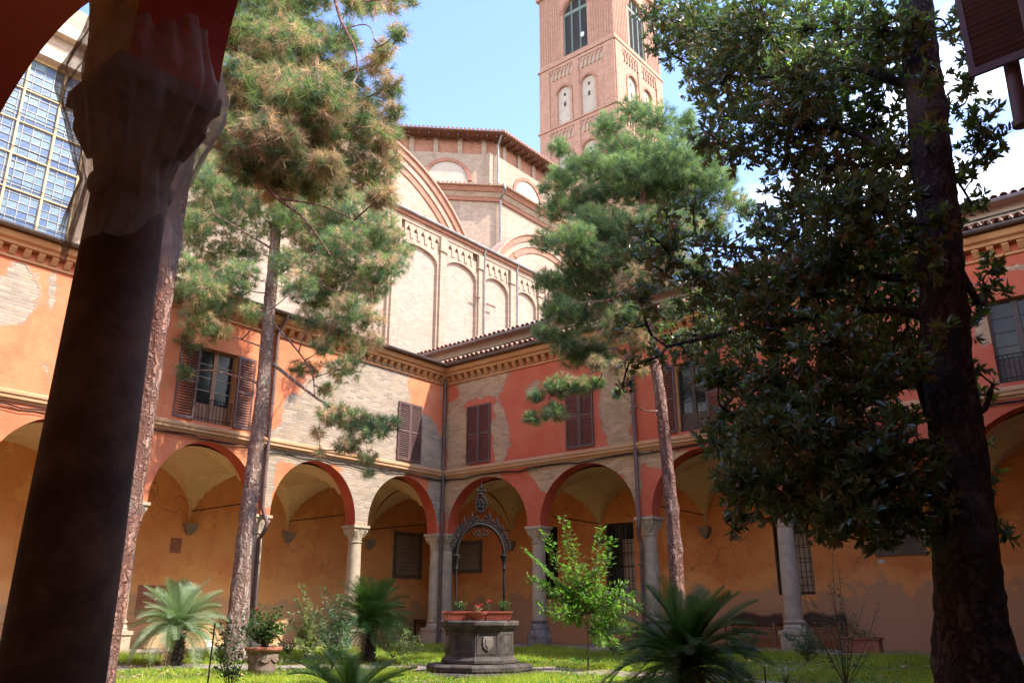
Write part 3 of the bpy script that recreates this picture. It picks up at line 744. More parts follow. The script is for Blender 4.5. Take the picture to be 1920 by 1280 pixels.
# bare brick square and plaster panels on the back wall of the left walk
b = MB().box(-7.42, -7.08, DEP - .012, DEP - .004, 3.0, 3.42); obj('brick_patch', b, M['church_red'], left)
b = MB().box(-8.2, -7.35, DEP - .012, DEP - .004, 1.25, 2.1); obj('brick_patch', b, M['church_red'], left)
pl = MB(); pts = [(-7.35, 1.2), (-6.55, 1.15), (-6.45, 1.9), (-6.7, 2.25), (-7.2, 2.2), (-7.38, 1.9)]; pl.prism(pts, DEP - .010, DEP - .002); obj('plaster_repair', pl, M['plaque'], left)
pl = MB().box(-22, 0, DEP - .03, DEP, 1.08, 1.12); obj('dado_line', pl, M['cornice'], left)

# wall plaques
def plaque(name, label, wing_rz, p0, p1, z0, z1, frame='plaque_f', inner='plaque', lines=0):
    """p0, p1: world ends along the wall"""
    v = Vector((p1[0] - p0[0], p1[1] - p0[1], 0)); w = v.length; e = empty(name, label, 'plaque', (p0[0], p0[1], z0), wing_rz)
    h = z1 - z0; f = MB(); t = .13
    f.box(0, t, -.06, 0, 0, h); f.box(w - t, w, -.06, 0, 0, h); f.box(t, w - t, -.06, 0, 0, t); f.box(t, w - t, -.06, 0, h - t, h)
    for sx in (-.03, w - t + .01): f.box(sx, sx + t + .02, -.07, -.061, h - t - .02, h + .02); f.box(sx, sx + t + .02, -.07, -.061, -.02, t + .02)
    obj('frame', f, M[frame], e)
    s_ = obj('slab', MB().box(t, w - t, -.03, 0, t, h - t), M[inner], e)
    for k in range(lines):
        zl = h - t - .08 - k * (h - 2 * t - .12) / lines; lb = MB(); x = t + .05
        while x < w - t - .08:
            ww = random.uniform(.02, .05); lb.box(x, x + ww, -.034, -.030, zl - .018, zl); x += ww + .012
        obj('inscription_line', lb, M['plaque_f'], e, kind='stuff')
    return e
plaque('wall_plaque', 'tall framed stone tablet in the left walk just beside the corner column', PI / 2, (-3.6, 1.2), (-3.6, 2.62), 2.62, 4.26, lines=10)
plaque('wall_plaque', 'smaller squarish framed tablet seen through the iron well arch', 0, (-2.85, 3.6), (-1.4, 3.6), 2.83, 3.98, lines=7)
plaque('wall_plaque', 'dark framed tablet high on the orange wall behind the magnolia branches', 0, (12.55, 3.6), (13.75, 3.6), 2.78, 3.75, inner='plaque_f')
for nm, lb, x, z, w, h in (('paper_notice', 'upright white paper notice on the orange wall right of the magnolia trunk', 15.2, 1.6, .20, .30), ('wall_label', 'tiny white label on the orange wall left of the magnolia trunk', 12.55, 2.6, .16, .09)):
    o = obj(nm, MB().box(0, w, -.008, 0, 0, h), M['paper'], None, loc=(x, 3.6, z), label=lb, cat='notice')

# ------------------------------------------------------------------ church behind the left wing
ch = empty('church', 'pale brick church flank with tall blind arches rising behind the left cloister wing', 'church', (-4.6, 0, 0), PI / 2)
# local x = world y, local y = inward (-X)
ops = [(-5.6, 1.45, .5, 16.0), (-1.9, 1.3, .45, 16.0), (0.25 - .2, 0.0001, .0001, 12)]
ops = [(-8.4, 1.15, .5, 16.0), (-5.55, 1.15, .5, 16.0), (-2.75, 1.15, .5, 16.0), (-.05, 1.1, .48, 16.0), (2.70, 1.18, .50, 15.98), (5.42, 1.02, .58, 15.98), (7.86, .90, .60, 15.98), (10.13, .82, .60, 15.98), (12.5, .85, .60, 15.98)]
b = MB(); arch_wall(b, -10.2, 14.0, 9.4, 17.0, ops, -.14, 0, 16); obj('arcade_facing', b, M['church'], ch)
b = MB(); b.box(-10.2, 14.0, 0.001, .5, 9.3, 17.72); obj('nave_wall', b, M['church_panel'], ch)
for x in (-9.9, -7.0, -4.15, -1.4, 1.32, 4.12, 6.66, 8.98, 11.2, 13.6):
    obj('pilaster', MB().box(x - .14, x + .14, -.24, -.142, 9.4, 16.65), M['church'], ch)
    obj('pilaster_head', MB().box(x - .20, x + .20, -.30, -.142, 16.66, 17.35), M['church'], ch)
# corbel table: one small pierced piece per arch
cbm = MB(); w = .215
out_l = [(-w, 0.62), (-w, -.02), (-w + .05, -.10), (-w + .09, -.02), (-w + .08, .10), (-w + .13, .20), (-w + .10, .30), (0, .48), (0, .62)]
out_r = [(-x, z) for x, z in out_l[::-1]]
cbm.prism(out_l, -.18, 0); cbm.prism(out_r, -.18, 0)
CB = cbm.mesh('corbel_arch', M['church']); fix_normals(CB)
x = -10.0
while x < 13.4:
    if min(abs(x - q) for q in (-9.9, -7.0, -4.15, -1.4, 1.32, 4.12, 6.66, 8.98, 11.2, 13.6)) > .34: place('corbel_arch', CB, ch, loc=(x, -.002, 17.01 - .27))
    x += .43
obj('frieze_band', MB().box(-10.2, 14, -.22, -.002, 17.36, 17.56), M['church'], ch)
b = MB().xprof([(0, 17.56), (-.30, 17.56), (-.34, 17.64), (-.34, 17.70), (0, 17.74)], -10.2, 14); obj('cornice', b, M['church_red'], ch)
b = MB(); b.tube([(-10.2, -.40, 17.76), (14, -.40, 17.76)], .075, 10); obj('gutter', b, M['pipe_grey'], ch, auto=40)
for u in (6.83, 9.26):
    b = MB(); b.tube([(u, -.40, 17.75), (u, -.30, 17.5), (u, -.30, 12.0)], .05, 8); obj('downpipe', b, M['pipe_grey'], ch, auto=40)
b = MB(); p = onX(888, 560, -4.6); q = onX(912, 575, -4.6); b.box(p[1] - .28, p[1] + .12, -.30, -.24, p[2] - .02, p[2] + .05); b.box(q[1] - .25, q[1] + .35, -.27, -.21, q[2] - .02, q[2] + .05); obj('anchor_iron', b, M['rafter'], ch)
# tile slope from gutter to the gable walls
b = MB().xprof([(-.3, 17.78), (1.4, 18.3), (1.4, 17.7)], -10.2, 14.5); obj('aisle_roof', b, M['tile'], ch)
place('roof_tiles', tile_field(-3.0, 14.3, -.28, 4, 17.84, .3, .2), ch, kind='stuff')
# two round-headed gables
def gable(yc, zc, r, wid, names='gable_wall'):
    n = 40; out = [(yc - r, 17.7)] + [(yc - r * math.cos(PI * k / n), zc + r * math.sin(PI * k / n)) for k in range(n + 1) if zc + r * math.sin(PI * k / n) > 17.75] + [(yc + r, 17.7)]
    arc = [(yc - r * math.cos(PI * k / n), zc + r * math.sin(PI * k / n)) for k in range(n + 1) if zc + r * math.sin(PI * k / n) > 17.75]
    b = MB(); b.prism([(arc[0][0], 17.0)] + arc + [(arc[-1][0], 17.0)], 1.4, 1.9); obj('gable_wall', b, M['church'], ch)
    for j, (r0, r1, dy, m) in enumerate(((r - .95, r - .62, .06, 'church_red'), (r - .619, r - .30, .12, 'church'), (r - .299, r + .02, .20, 'church_red'), (r + .021, r + .12, .30, 'tile'))):
        k0 = math.asin(max(-1, min(1, (17.9 - zc) / r))); b = MB()
        aa = [k0 + (PI - 2 * k0) * k / 48 for k in range(49)]
        for a0, a1 in zip(aa[:-1], aa[1:]):
            P4 = [(yc + r0 * math.cos(a0), zc + r0 * math.sin(a0)), (yc + r1 * math.cos(a0), zc + r1 * math.sin(a0)), (yc + r1 * math.cos(a1), zc + r1 * math.sin(a1)), (yc + r0 * math.cos(a1), zc + r0 * math.sin(a1))]
            b.poly([(p[0], 1.4 - dy, p[1]) for p in P4]); b.poly([(P4[0][0], 1.4 - dy, P4[0][1]), (P4[3][0], 1.4 - dy, P4[3][1]), (P4[3][0], 1.4, P4[3][1]), (P4[0][0], 1.4, P4[0][1])])
            b.poly([(P4[1][0], 1.4 - dy, P4[1][1]), (P4[2][0], 1.4 - dy, P4[2][1]), (P4[2][0], 1.9, P4[2][1]), (P4[1][0], 1.9, P4[1][1])])
        obj('archivolt', b, M[m], ch)
gable(0.65, 14.07, 7.95, 8); gable(13.9, 15.9, 5.3, 5)
for (yy, zz) in ((11.0, 19.3), (11.8, 18.75), (13.2, 18.8)): obj('putlog_block', MB().box(yy, yy + .3, 1.3, 1.42, zz, zz + .22), M['church_red'], ch)

# great leaded window: its own wall bay farther left
wb = [(-16.5, -10.9)]
b = MB(); rect_wall(b, -19.5, -10.3, 9.3, 19.5, [(-14.9, -11.02, 11.72, 17.3)], .3, .9); obj('window_bay_wall', b, [M['church'], M['pale']], ch)
b = MB(); b.box(-19.5, -10.3, .0, .295, 18.2, 18.6); b.box(-15.2, -10.75, .15, .298, 17.3, 17.65); obj('window_hood', b, M['pale'], ch)
wn = obj('leaded_window', MB().box(-14.9, -14.8, .45, .6, 11.72, 17.3).box(-11.12, -11.02, .45, .6, 11.72, 17.3).box(-14.8, -11.12, .45, .6, 11.72, 11.84).box(-14.8, -11.12, .45, .6, 17.2, 17.3), M['gold'], ch)
ncol, nrow = 13, 22; cw, rh = 3.68 / ncol, 5.36 / nrow
pm = MB().box(.012, cw - .012, -.006, .006, .012, rh - .012).mesh('pane', M['stained'])
for i in range(ncol):
    for j in range(nrow):
        o = place('pane', pm, wn, loc=(-14.8 + i * cw, .53, 11.84 + j * rh)); o.rotation_euler = (random.uniform(-.02, .02), 0, random.uniform(-.02, .02))
ld = MB()
for i in range(ncol + 1): x = -14.8 + i * cw; ld.box(x - .009, x + .009, .50, .55, 11.84, 17.2)
for j in range(nrow + 1): z = 11.84 + j * rh; ld.box(-14.8, -11.12, .501, .549, z - .009, z + .009)
obj('lead_grid', ld, M['pipe_grey'], wn)
for f in (.20, .49, .77): x = -14.8 + 3.68 * f; obj('mullion', MB().box(x - .030, x + .030, .44, .62, 11.84, 17.2), M['gold'], wn)
for f in (.2, .4, .6, .8): z = 11.84 + 5.36 * f; obj('transom', MB().box(-14.8, -11.12, .455, .60, z - .018, z + .018), M['gold'], wn)
for k in range(5): z = 12.0 + k * 1.1; g = MB(); g.tube([(-14.9, .40, z), (-11.0, .40, z - .05)], .012, 5); obj('saddle_bar', g, M['iron'], wn)

# ------------------------------------------------------------------ drum of the crossing
DV = onD(934, 255, 43.0); sd = 5.9
dr = empty('church_drum', 'octagonal brick church drum with raftered tile eaves and blind lunettes behind the gables', 'church drum', (DV[0], DV[1], 0), 0)
verts = [Vector((0, 0, 0))]; ang = PI / 2
poly = [Vector((0, 0))]
dirs = [PI / 2 + PI / 4 * k for k in range(8)]
for k in range(7): poly.append(poly[-1] + Vector((math.cos(dirs[k]), math.sin(dirs[k]))) * sd)
cen = sum(poly, Vector((0, 0))) / 8
ztop = DV[2] - .15; zled = onD(934, 360, 43)[2]; zbot = onD(934, 446, 43)[2] - 4
def ring(name, k0, k1, z0, z1, mat, parent=dr, **kw):
    b = MB(); P0 = [cen + (p - cen) * k0 for p in poly]; P1 = [cen + (p - cen) * k1 for p in poly]
    i = len(b.v); b.v += [(p.x, p.y, z0) for p in P0] + [(p.x, p.y, z1) for p in P1]
    for k in range(8): b.f.append((k, (k + 1) % 8, 8 + (k + 1) % 8, 8 + k)); b.m.append(0)
    b.f.append(tuple(range(8))); b.f.append(tuple(range(15, 7, -1))); b.m += [0, 0]
    return obj(name, b, mat, parent, **kw)
ring('upper_wall', .975, .975, zbot, ztop - 1.05, M['church_red'] if False else M['church'])
ring('attic_band', .96, .96, ztop - 1.05, ztop, M['church_red'])
ring('lower_wall', 1.02, 1.02, zbot, zled - .75, M['church'])
ring('lower_cornice', 1.035, 1.045, zled - .75, zled - .55, M['church_red']); ring('lower_cornice', 1.05, 1.07, zled - .549, zled - .3, M['church']); ring('lower_cornice', 1.08, 1.10, zled - .299, zled - .05, M['church_red'])
ring('ledge_roof', 1.12, .98, zled - .049, zled + .25, M['tile'])
ring('roof', 1.10, .05, ztop + .02, ztop + 2.6, M['tile']); ring('eave_board', 1.095, 1.095, ztop - .04, ztop + .018, M['rafter'])
def edge_frames(kk):
    P0 = [cen + (p - cen) * kk for p in poly]
    for k in (0, 7, 6):
        a, c = P0[k], P0[(k + 1) % 8]; yield k, a, c
for k, a, c in edge_frames(.96):
    d = (c - a); n_ = int(d.length / .55); nrm = Vector((d.y, -d.x)).normalized(); rz = math.atan2(d.y, d.x)
    for i in range(n_ + 1):
        p = a + d * (i / n_); obj('rafter', MB().box(-.05, .05, -.72, .1, -.16, -.02), M['rafter'], dr, loc=(p.x, p.y, ztop - .03), rz=rz)
    m_ = int(d.length / 1.15)
    for i in range(m_):
        p = a + d * ((i + .5) / m_); obj('brick_pier', MB().box(-.14, .14, -.10, .02, 0, 1.02), M['church'], dr, loc=(p.x, p.y, ztop - 1.07), rz=rz)
for k, a, c in edge_frames(.975):
    d = c - a; rz = math.atan2(d.y, d.x); L_ = d.length; p = a + d * .5
    rr = L_ * .21; b = MB(); out = [(-rr, 0)] + [(-rr * math.cos(PI * t / 20), .55 + rr * math.sin(PI * t / 20)) for t in range(21)] + [(rr, 0)]
    b.prism(out, -.05, .02); obj('lunette', b, M['pale'], dr, loc=(p.x, p.y, zled + .15), rz=rz)
    b = MB()
    for t in range(20):
        a0, a1 = PI * t / 20, PI * (t + 1) / 20; r0, r1 = rr + .003, rr + .22
        b.poly([(-r0 * math.cos(a0), -.12, .55 + r0 * math.sin(a0)), (-r1 * math.cos(a0), -.12, .55 + r1 * math.sin(a0)), (-r1 * math.cos(a1), -.12, .55 + r1 * math.sin(a1)), (-r0 * math.cos(a1), -.12, .55 + r0 * math.sin(a1))])
        b.poly([(-r0 * math.cos(a0), -.12, .55 + r0 * math.sin(a0)), (-r0 * math.cos(a1), -.12, .55 + r0 * math.sin(a1)), (-r0 * math.cos(a1), .02, .55 + r0 * math.sin(a1)), (-r0 * math.cos(a0), .02, .55 + r0 * math.sin(a0))])
        b.poly([(-r1 * math.cos(a0), -.12, .55 + r1 * math.sin(a0)), (-r1 * math.cos(a1), -.12, .55 + r1 * math.sin(a1)), (-r1 * math.cos(a1), .02, .55 + r1 * math.sin(a1)), (-r1 * math.cos(a0), .02, .55 + r1 * math.sin(a0))])
    obj('archivolt', b, M['church_red'], dr, loc=(p.x, p.y, zled + .15), rz=rz)
# ledge and eave tiles as rounded edge beads
def edge_tiles(kk, z, sc=1.):
    b = MB()
    for k, a, c in edge_frames(kk):
        d = c - a; n_ = int(d.length / .24); nr = Vector((d.y, -d.x)).normalized()
        for i in range(n_):
            p = a + d * ((i + .5) / n_); q = p - nr * .45
            b.tube([(p.x, p.y, z), (q.x, q.y, z + .14)], .085 * sc, 6)
    obj('edge_tiles', b, M['tile'], dr, kind='stuff')
edge_tiles(1.12, zled - .0); edge_tiles(1.105, ztop + .05)
b = MB(); v0 = cen + (poly[0] - cen) * 1.06; v1 = cen + (poly[0] - cen) * .985; v2 = cen + (poly[0] - cen) * 1.11; v3 = cen + (poly[0] - cen) * 1.03
b.tube([(v0.x, v0.y, ztop), (v1.x + .12, v1.y - .05, ztop - .5), (v1.x + .12, v1.y - .05, zled + .3), (v2.x, v2.y, zled + .1), (v2.x + .05, v2.y, zled - .2), (v3.x + .1, v3.y - .05, zled - .7), (v3.x + .1, v3.y - .05, zbot + 3.0)], .07, 8)
obj('downpipe', b, M['pipe_grey'], dr, auto=40)
b = MB(); b.box(-.75, -.0, -.45, 0, 0, 2.3); obj('buttress', b, M['church'], dr, loc=(-.25, -.0, zled + .2), rz=0)
# sloping roof between drum and gables
b = MB(); p0 = onX(905, 460, -6.6); 
b.xprof([(-1.0, 18.2), (-5, 19.9), (-5, 17.5), (-1.0, 17.5)], 0, 1)
obj('connecting_roof', MB().box(3.5, 14.5, 1.95, 6.0, 17.3, 18.0), M['tile'], ch)
b = MB(); b.xprof([(1.9, 18.35), (6.5, 20.2), (6.5, 17.5), (1.9, 17.5)], 6.2, 14.2); obj('connecting_roof', b, M['tile'], ch)
place('roof_tiles', tile_field(6.3, 14.2, 1.95, 12, 18.42, .40, .2), ch, kind='stuff')

# ------------------------------------------------------------------ bell tower
KD = 55.0; K = onD(1153, 110, KD); TWd = K[0] - onY(1013, 190, K[1])[0]; TDp = TWd
tw = empty('bell_tower', 'tall square red brick bell tower with louvred belfry openings above the church', 'bell tower', (K[0], K[1], 0), 0)
zc1 = onY(1148.75, 70.75, K[1])[2]; zc2 = onY(1160, 188.75, K[1])[2]; gap = zc1 - zc2; zb = zc2 - 2.2 * gap; zt = zc1 + gap * 1.55
core = MB().box(-TWd + .30, -.30, .30, TDp - .30, 0, zt); obj('core', core, M['tower'], tw)
FACE = [((0, 0), 0, -TWd, -.004), ((0, 0), PI / 2, .006, TWd)]
def stage(rot, u0, u1, z0, z1, belfry=False):
    w = u1 - u0; m = (u0 + u1) / 2
    ops = []
    if belfry:
        r = w * .165; zs = z0 + (z1 - z0) * .12 + r * 2.9
        b = MB(); arch_wall(b, u0 + .0, u1, z0 + .5, z1, [(m, r, r, zs)], 0, .30, 20); obj('belfry_wall', b, M['tower'], tw, rz=rot)
        b = MB().box(u0, u1, .001, .29, z0, z0 + .5); obj('belfry_sill', b, M['tower'], tw, rz=rot)
        # vertical brick ribs
        x = u0 + .08
        while x < u1 - .05:
            if abs(x - m) > r + .25: obj('brick_rib', MB().box(x, x + .10, -.05, -.0, z0 + .55, z1 - .1), M['tower'], tw, rz=rot)
            x += .24
        # splayed hood and louvres
        b = MB()
        for t in range(20):
            a0, a1 = PI * t / 20, PI * (t + 1) / 20
            for (r0, r1, dy) in ((r, r + .30, -.06),):
                b.poly([(m - r0 * math.cos(a0), dy, zs + r0 * math.sin(a0)), (m - r1 * math.cos(a0), dy, zs + r1 * math.sin(a0)), (m - r1 * math.cos(a1), dy, zs + r1 * math.sin(a1)), (m - r0 * math.cos(a1), dy, zs + r0 * math.sin(a1))])
                b.poly([(m - r1 * math.cos(a0), dy, zs + r1 * math.sin(a0)), (m - r1 * math.cos(a1), dy, zs + r1 * math.sin(a1)), (m - r1 * math.cos(a1), 0, zs + r1 * math.sin(a1)), (m - r1 * math.cos(a0), 0, zs + r1 * math.sin(a0))])
        obj('window_arch', b, M['church_red'], tw, rz=rot)
        obj('belfry_shade_sheet', MB().box(m - r, m + r, .296, .299, z0 + .5, zs + r), M['dark'], tw, rz=rot)  # near-black sheet over the solid core, painted shade of the belfry inside
        f = MB()
        for q in (-1, -.36, .36, 1): x = m + q * (r - .05); f.box(x - .055, x + .055, .14, .20, z0 + .5, zs + (r * .95 if abs(q) < .5 else .1))
        f.box(m - r, m + r, .13, .21, zs - .15, zs + .10); f.box(m - r, m + r, .13, .21, z0 + .5, z0 + .62)
        wn_ = obj('louvre_frame', f, M['wood_green'], tw, rz=rot)
        z = z0 + .75
        while z < zs + r - .2:
            hw = r - .05 if z < zs else math.sqrt(max(.01, r * r - (z - zs) ** 2)) - .03
            obj('slat', MB().xprof([(.16, z), (.27, z + .13), (.27, z + .16), (.16, z + .03)], m - hw, m + hw), M['pipe_grey'], wn_)
            z += .21
        return
    r = w * .09
    cs = [m - w * .17, m + w * .15]
    hgt = z1 - z0
    for c in cs: ops.append((c, r, r, z0 + hgt * .50))
    b = MB(); arch_wall(b, u0, u1, z0 + .02, z1 - .05, ops, 0, .30, 14); obj('stage_wall', b, M['tower'], tw, rz=rot)
    for c in cs:
        obj('niche_panel', MB().box(c - r, c + r, .12, .298, z0 + .02, z0 + hgt * .5 + r), M['pale'], tw, rz=rot)
        for f0, hh in ((.30, .07), (.47, .045)): obj('slit_window', MB().box(c - .08, c + .10, .10, .121, z0 + hgt * f0, z0 + hgt * (f0 + hh)), M['dark'], tw, rz=rot)
        b = MB()
        for t in range(14):
            a0, a1 = PI * t / 14, PI * (t + 1) / 14; r0, r1 = r + .003, r + .20; zs = z0 + hgt * .5
            b.poly([(c - r0 * math.cos(a0), -.07, zs + r0 * math.sin(a0)), (c - r1 * math.cos(a0), -.07, zs + r1 * math.sin(a0)), (c - r1 * math.cos(a1), -.07, zs + r1 * math.sin(a1)), (c - r0 * math.cos(a1), -.07, zs + r0 * math.sin(a1))])
            b.poly([(c - r1 * math.cos(a0), -.07, zs + r1 * math.sin(a0)), (c - r1 * math.cos(a1), -.07, zs + r1 * math.sin(a1)), (c - r1 * math.cos(a1), 0, zs + r1 * math.sin(a1)), (c - r1 * math.cos(a0), 0, zs + r1 * math.sin(a0))])
        obj('niche_arch', b, M['church_red'], tw, rz=rot)
        for sg in (-1, 1): obj('niche_jamb', MB().box(min(c + sg * (r + .003), c + sg * (r + .2)), max(c + sg * (r + .003), c + sg * (r + .2)), -.07, 0, z0 + .1, z0 + hgt * .5), M['tower'], tw, rz=rot)
    # pilasters and interlaced corbel table
    for x0_, x1_ in ((u0, u0 + w * .14), (m - w * .04, m + w * .04), (u1 - w * .14, u1)):
        obj('pilaster', MB().box(x0_, x1_, -.10, -.001, z0 + .02, z1 - .05), M['tower'], tw, rz=rot)
    zt_ = z1 - 1.15
    for (xa, xb) in ((u0 + w * .14, m - w * .04), (m + w * .04, u1 - w * .14)):
        n_ = 6; st = (xb - xa) / n_
        obj('frieze_back', MB().box(xa, xb, -.012, -.002, zt_ - .15, z1 - .30), M['pale'], tw, rz=rot)
        for i in range(n_):
            c = xa + st * (i + .5); bb = MB()
            for sg in (-1, 1):
                pts = [(c + sg * st * .5, zt_), (c + sg * st * .42, zt_ + .35), (c + sg * st * .1, zt_ + .68), (c - sg * st * .35, zt_ + .86)]
                for p_, q_ in zip(pts[:-1], pts[1:]):
                    bb.prism([(p_[0] - .05, p_[1]), (p_[0] + .05, p_[1]), (q_[0] + .05, q_[1]), (q_[0] - .05, q_[1])], -.10 - .004 * (sg + 1) - .001 * i, -.012)
            bb.box(c + st * .5 - .09, c + st * .5 + .05, -.12, -.013, zt_ - .18, zt_ + .02)
            obj('corbel_arch', bb, M['tower'], tw, rz=rot)
        obj('frieze_cap', MB().box(xa, xb, -.11, -.002, z1 - .299, z1 - .05), M['tower'], tw, rz=rot)
for (o_, rot, u0, u1) in FACE:
    stage(rot, u0, u1, zc1, zt, belfry=True); stage(rot, u0, u1, zc2, zc1 - .12); stage(rot, u0, u1, zc2 - gap * 1.0, zc2 - .12); stage(rot, u0, u1, zc2 - gap * 2.0, zc2 - gap * 1.0 - .12)
for z in (zc1, zc2, zc2 - gap):
    obj('string_course', MB().box(-TWd - .16, .16, -.16, TDp + .16, z - .12, z + .02), M['tower'], tw)
obj('string_course', MB().box(-TWd - .22, .22, -.22, TDp + .22, zt - 1.9, zt - 1.6), M['tower'], tw)
obj('top_cornice', MB().box(-TWd - .35, .35, -.35, TDp + .35, zt, zt + .5), M['tower'], tw)
b = MB(); b.lathe([(TWd * .72, zt + .5), (.05, zt + 6)], 4, (-TWd / 2, TDp / 2), ph=PI / 4); obj('roof', b, M['tile'], tw)
b = MB().box(-TWd * .5 + .45, -TWd * .5 + .78, .125, .135, zc1 + 1.7, zc1 + 2.1); obj('white_panel', b, M['paper'], tw)
#@@PART2@@
# ------------------------------------------------------------------ trees
def smooth_path(pts, n=8):
    P = [np.array(p, float) for p in pts]; P = [2 * P[0] - P[1]] + P + [2 * P[-1] - P[-2]]; out = []
    for i in range(1, len(P) - 2):
        for k in range(n):
            t = k / n; a, b_, c, d = P[i - 1], P[i], P[i + 1], P[i + 2]
            out.append(.5 * ((2 * b_) + (-a + c) * t + (2 * a - 5 * b_ + 4 * c - d) * t * t + (-a + 3 * b_ - 3 * c + d) * t ** 3))
    out.append(P[-2]); return out

def trunk_obj(parent, pts, radii, mat, sides=28, n=14, flare=0, lump=.10, knots=14):
    sp_ = smooth_path(pts, n); m = len(sp_); V = []; F = []
    rad = np.interp(np.linspace(0, 1, m), np.linspace(0, 1, len(radii)), radii)
    kn = [(random.randrange(2, m - 2), random.uniform(0, 2 * PI), random.uniform(.15, .35)) for _ in range(knots)]
    ph = [random.uniform(0, 6) for _ in range(6)]
    for j, p in enumerate(sp_):
        for k in range(sides):
            a = 2 * PI * k / sides
            r = rad[j] * (1 + lump * (.5 * math.sin(3 * a + ph[0] + j * .15) + .35 * math.sin(7 * a + ph[1] + j * .31) + .3 * math.sin(11 * a + ph[2] - j * .6) + .25 * math.sin(j * 1.7 + 2 * a)))
            r *= 1 + lump * .5 * (rng.random() - .5) * 1.6
            if flare: r *= 1 + flare * math.exp(-j / (m * .07)) * (1 + .45 * math.cos(5 * a + ph[3]))
            for (kj, ka, ks) in kn:
                d2 = ((j - kj) * .9) ** 2 + (math.atan2(math.sin(a - ka), math.cos(a - ka)) * 3.2) ** 2
                if d2 < 6: r += rad[j] * ks * math.exp(-d2)
            V.append((p[0] + r * math.cos(a), p[1] + r * math.sin(a), p[2]))
    for j in range(m - 1):
        for k in range(sides):
            a = j * sides + k; c = j * sides + (k + 1) % sides; F.append((a, c, c + sides, a + sides))
    return place('trunk', np_mesh('trunk', V, F, mat, smooth=True), parent), sp_, rad

def needles(P, D, n, L, w, mats_p, spread=1.0, stem=.12):
    """P (T,3) tuft points, D (T,3) directions; returns V, F, material ids"""
    T = len(P); D = D / np.linalg.norm(D, axis=1)[:, None]
    d = rng.normal(size=(T, n, 3)); d /= np.linalg.norm(d, axis=2)[..., None]
    dirn = d * spread + D[:, None, :] * .75; dirn /= np.linalg.norm(dirn, axis=2)[..., None]
    base = P[:, None, :] - D[:, None, :] * rng.random((T, n, 1)) * stem
    LL = L * (.65 + .5 * rng.random((T, n, 1))); side = np.cross(dirn, rng.normal(size=(T, n, 3))); side /= np.linalg.norm(side, axis=2)[..., None]
    tip = base + dirn * LL + np.array([0, 0, -1.]) * LL * .10
    V = np.stack([base - side * w, base + side * w, tip], 2).reshape(-1, 3); F = np.arange(T * n * 3).reshape(-1, 3)
    mi = np.repeat(mats_p, n); return V, F, mi

def branches_mesh(name, paths, mat, parent, sides=6, kind=None):
    b = MB()
    for pts, r0, r1 in paths:
        m = len(pts); b.tube(pts, [r0 + (r1 - r0) * (i / (m - 1)) for i in range(m)], sides, cap=False)
    me = b.mesh(name, mat, True); return place(name, me, parent, kind=kind)

def attach(wood, c):
    W_ = np.array([p for p, _ in wood]); d = c - W_; L_ = np.linalg.norm(d, axis=1)
    cost = L_ + np.maximum(0, -d[:, 2]) * .9 + np.abs(d[:, 2] - .3 * L_) * .25; cost[L_ < .12] += .3
    return W_[int(np.argmin(cost))]

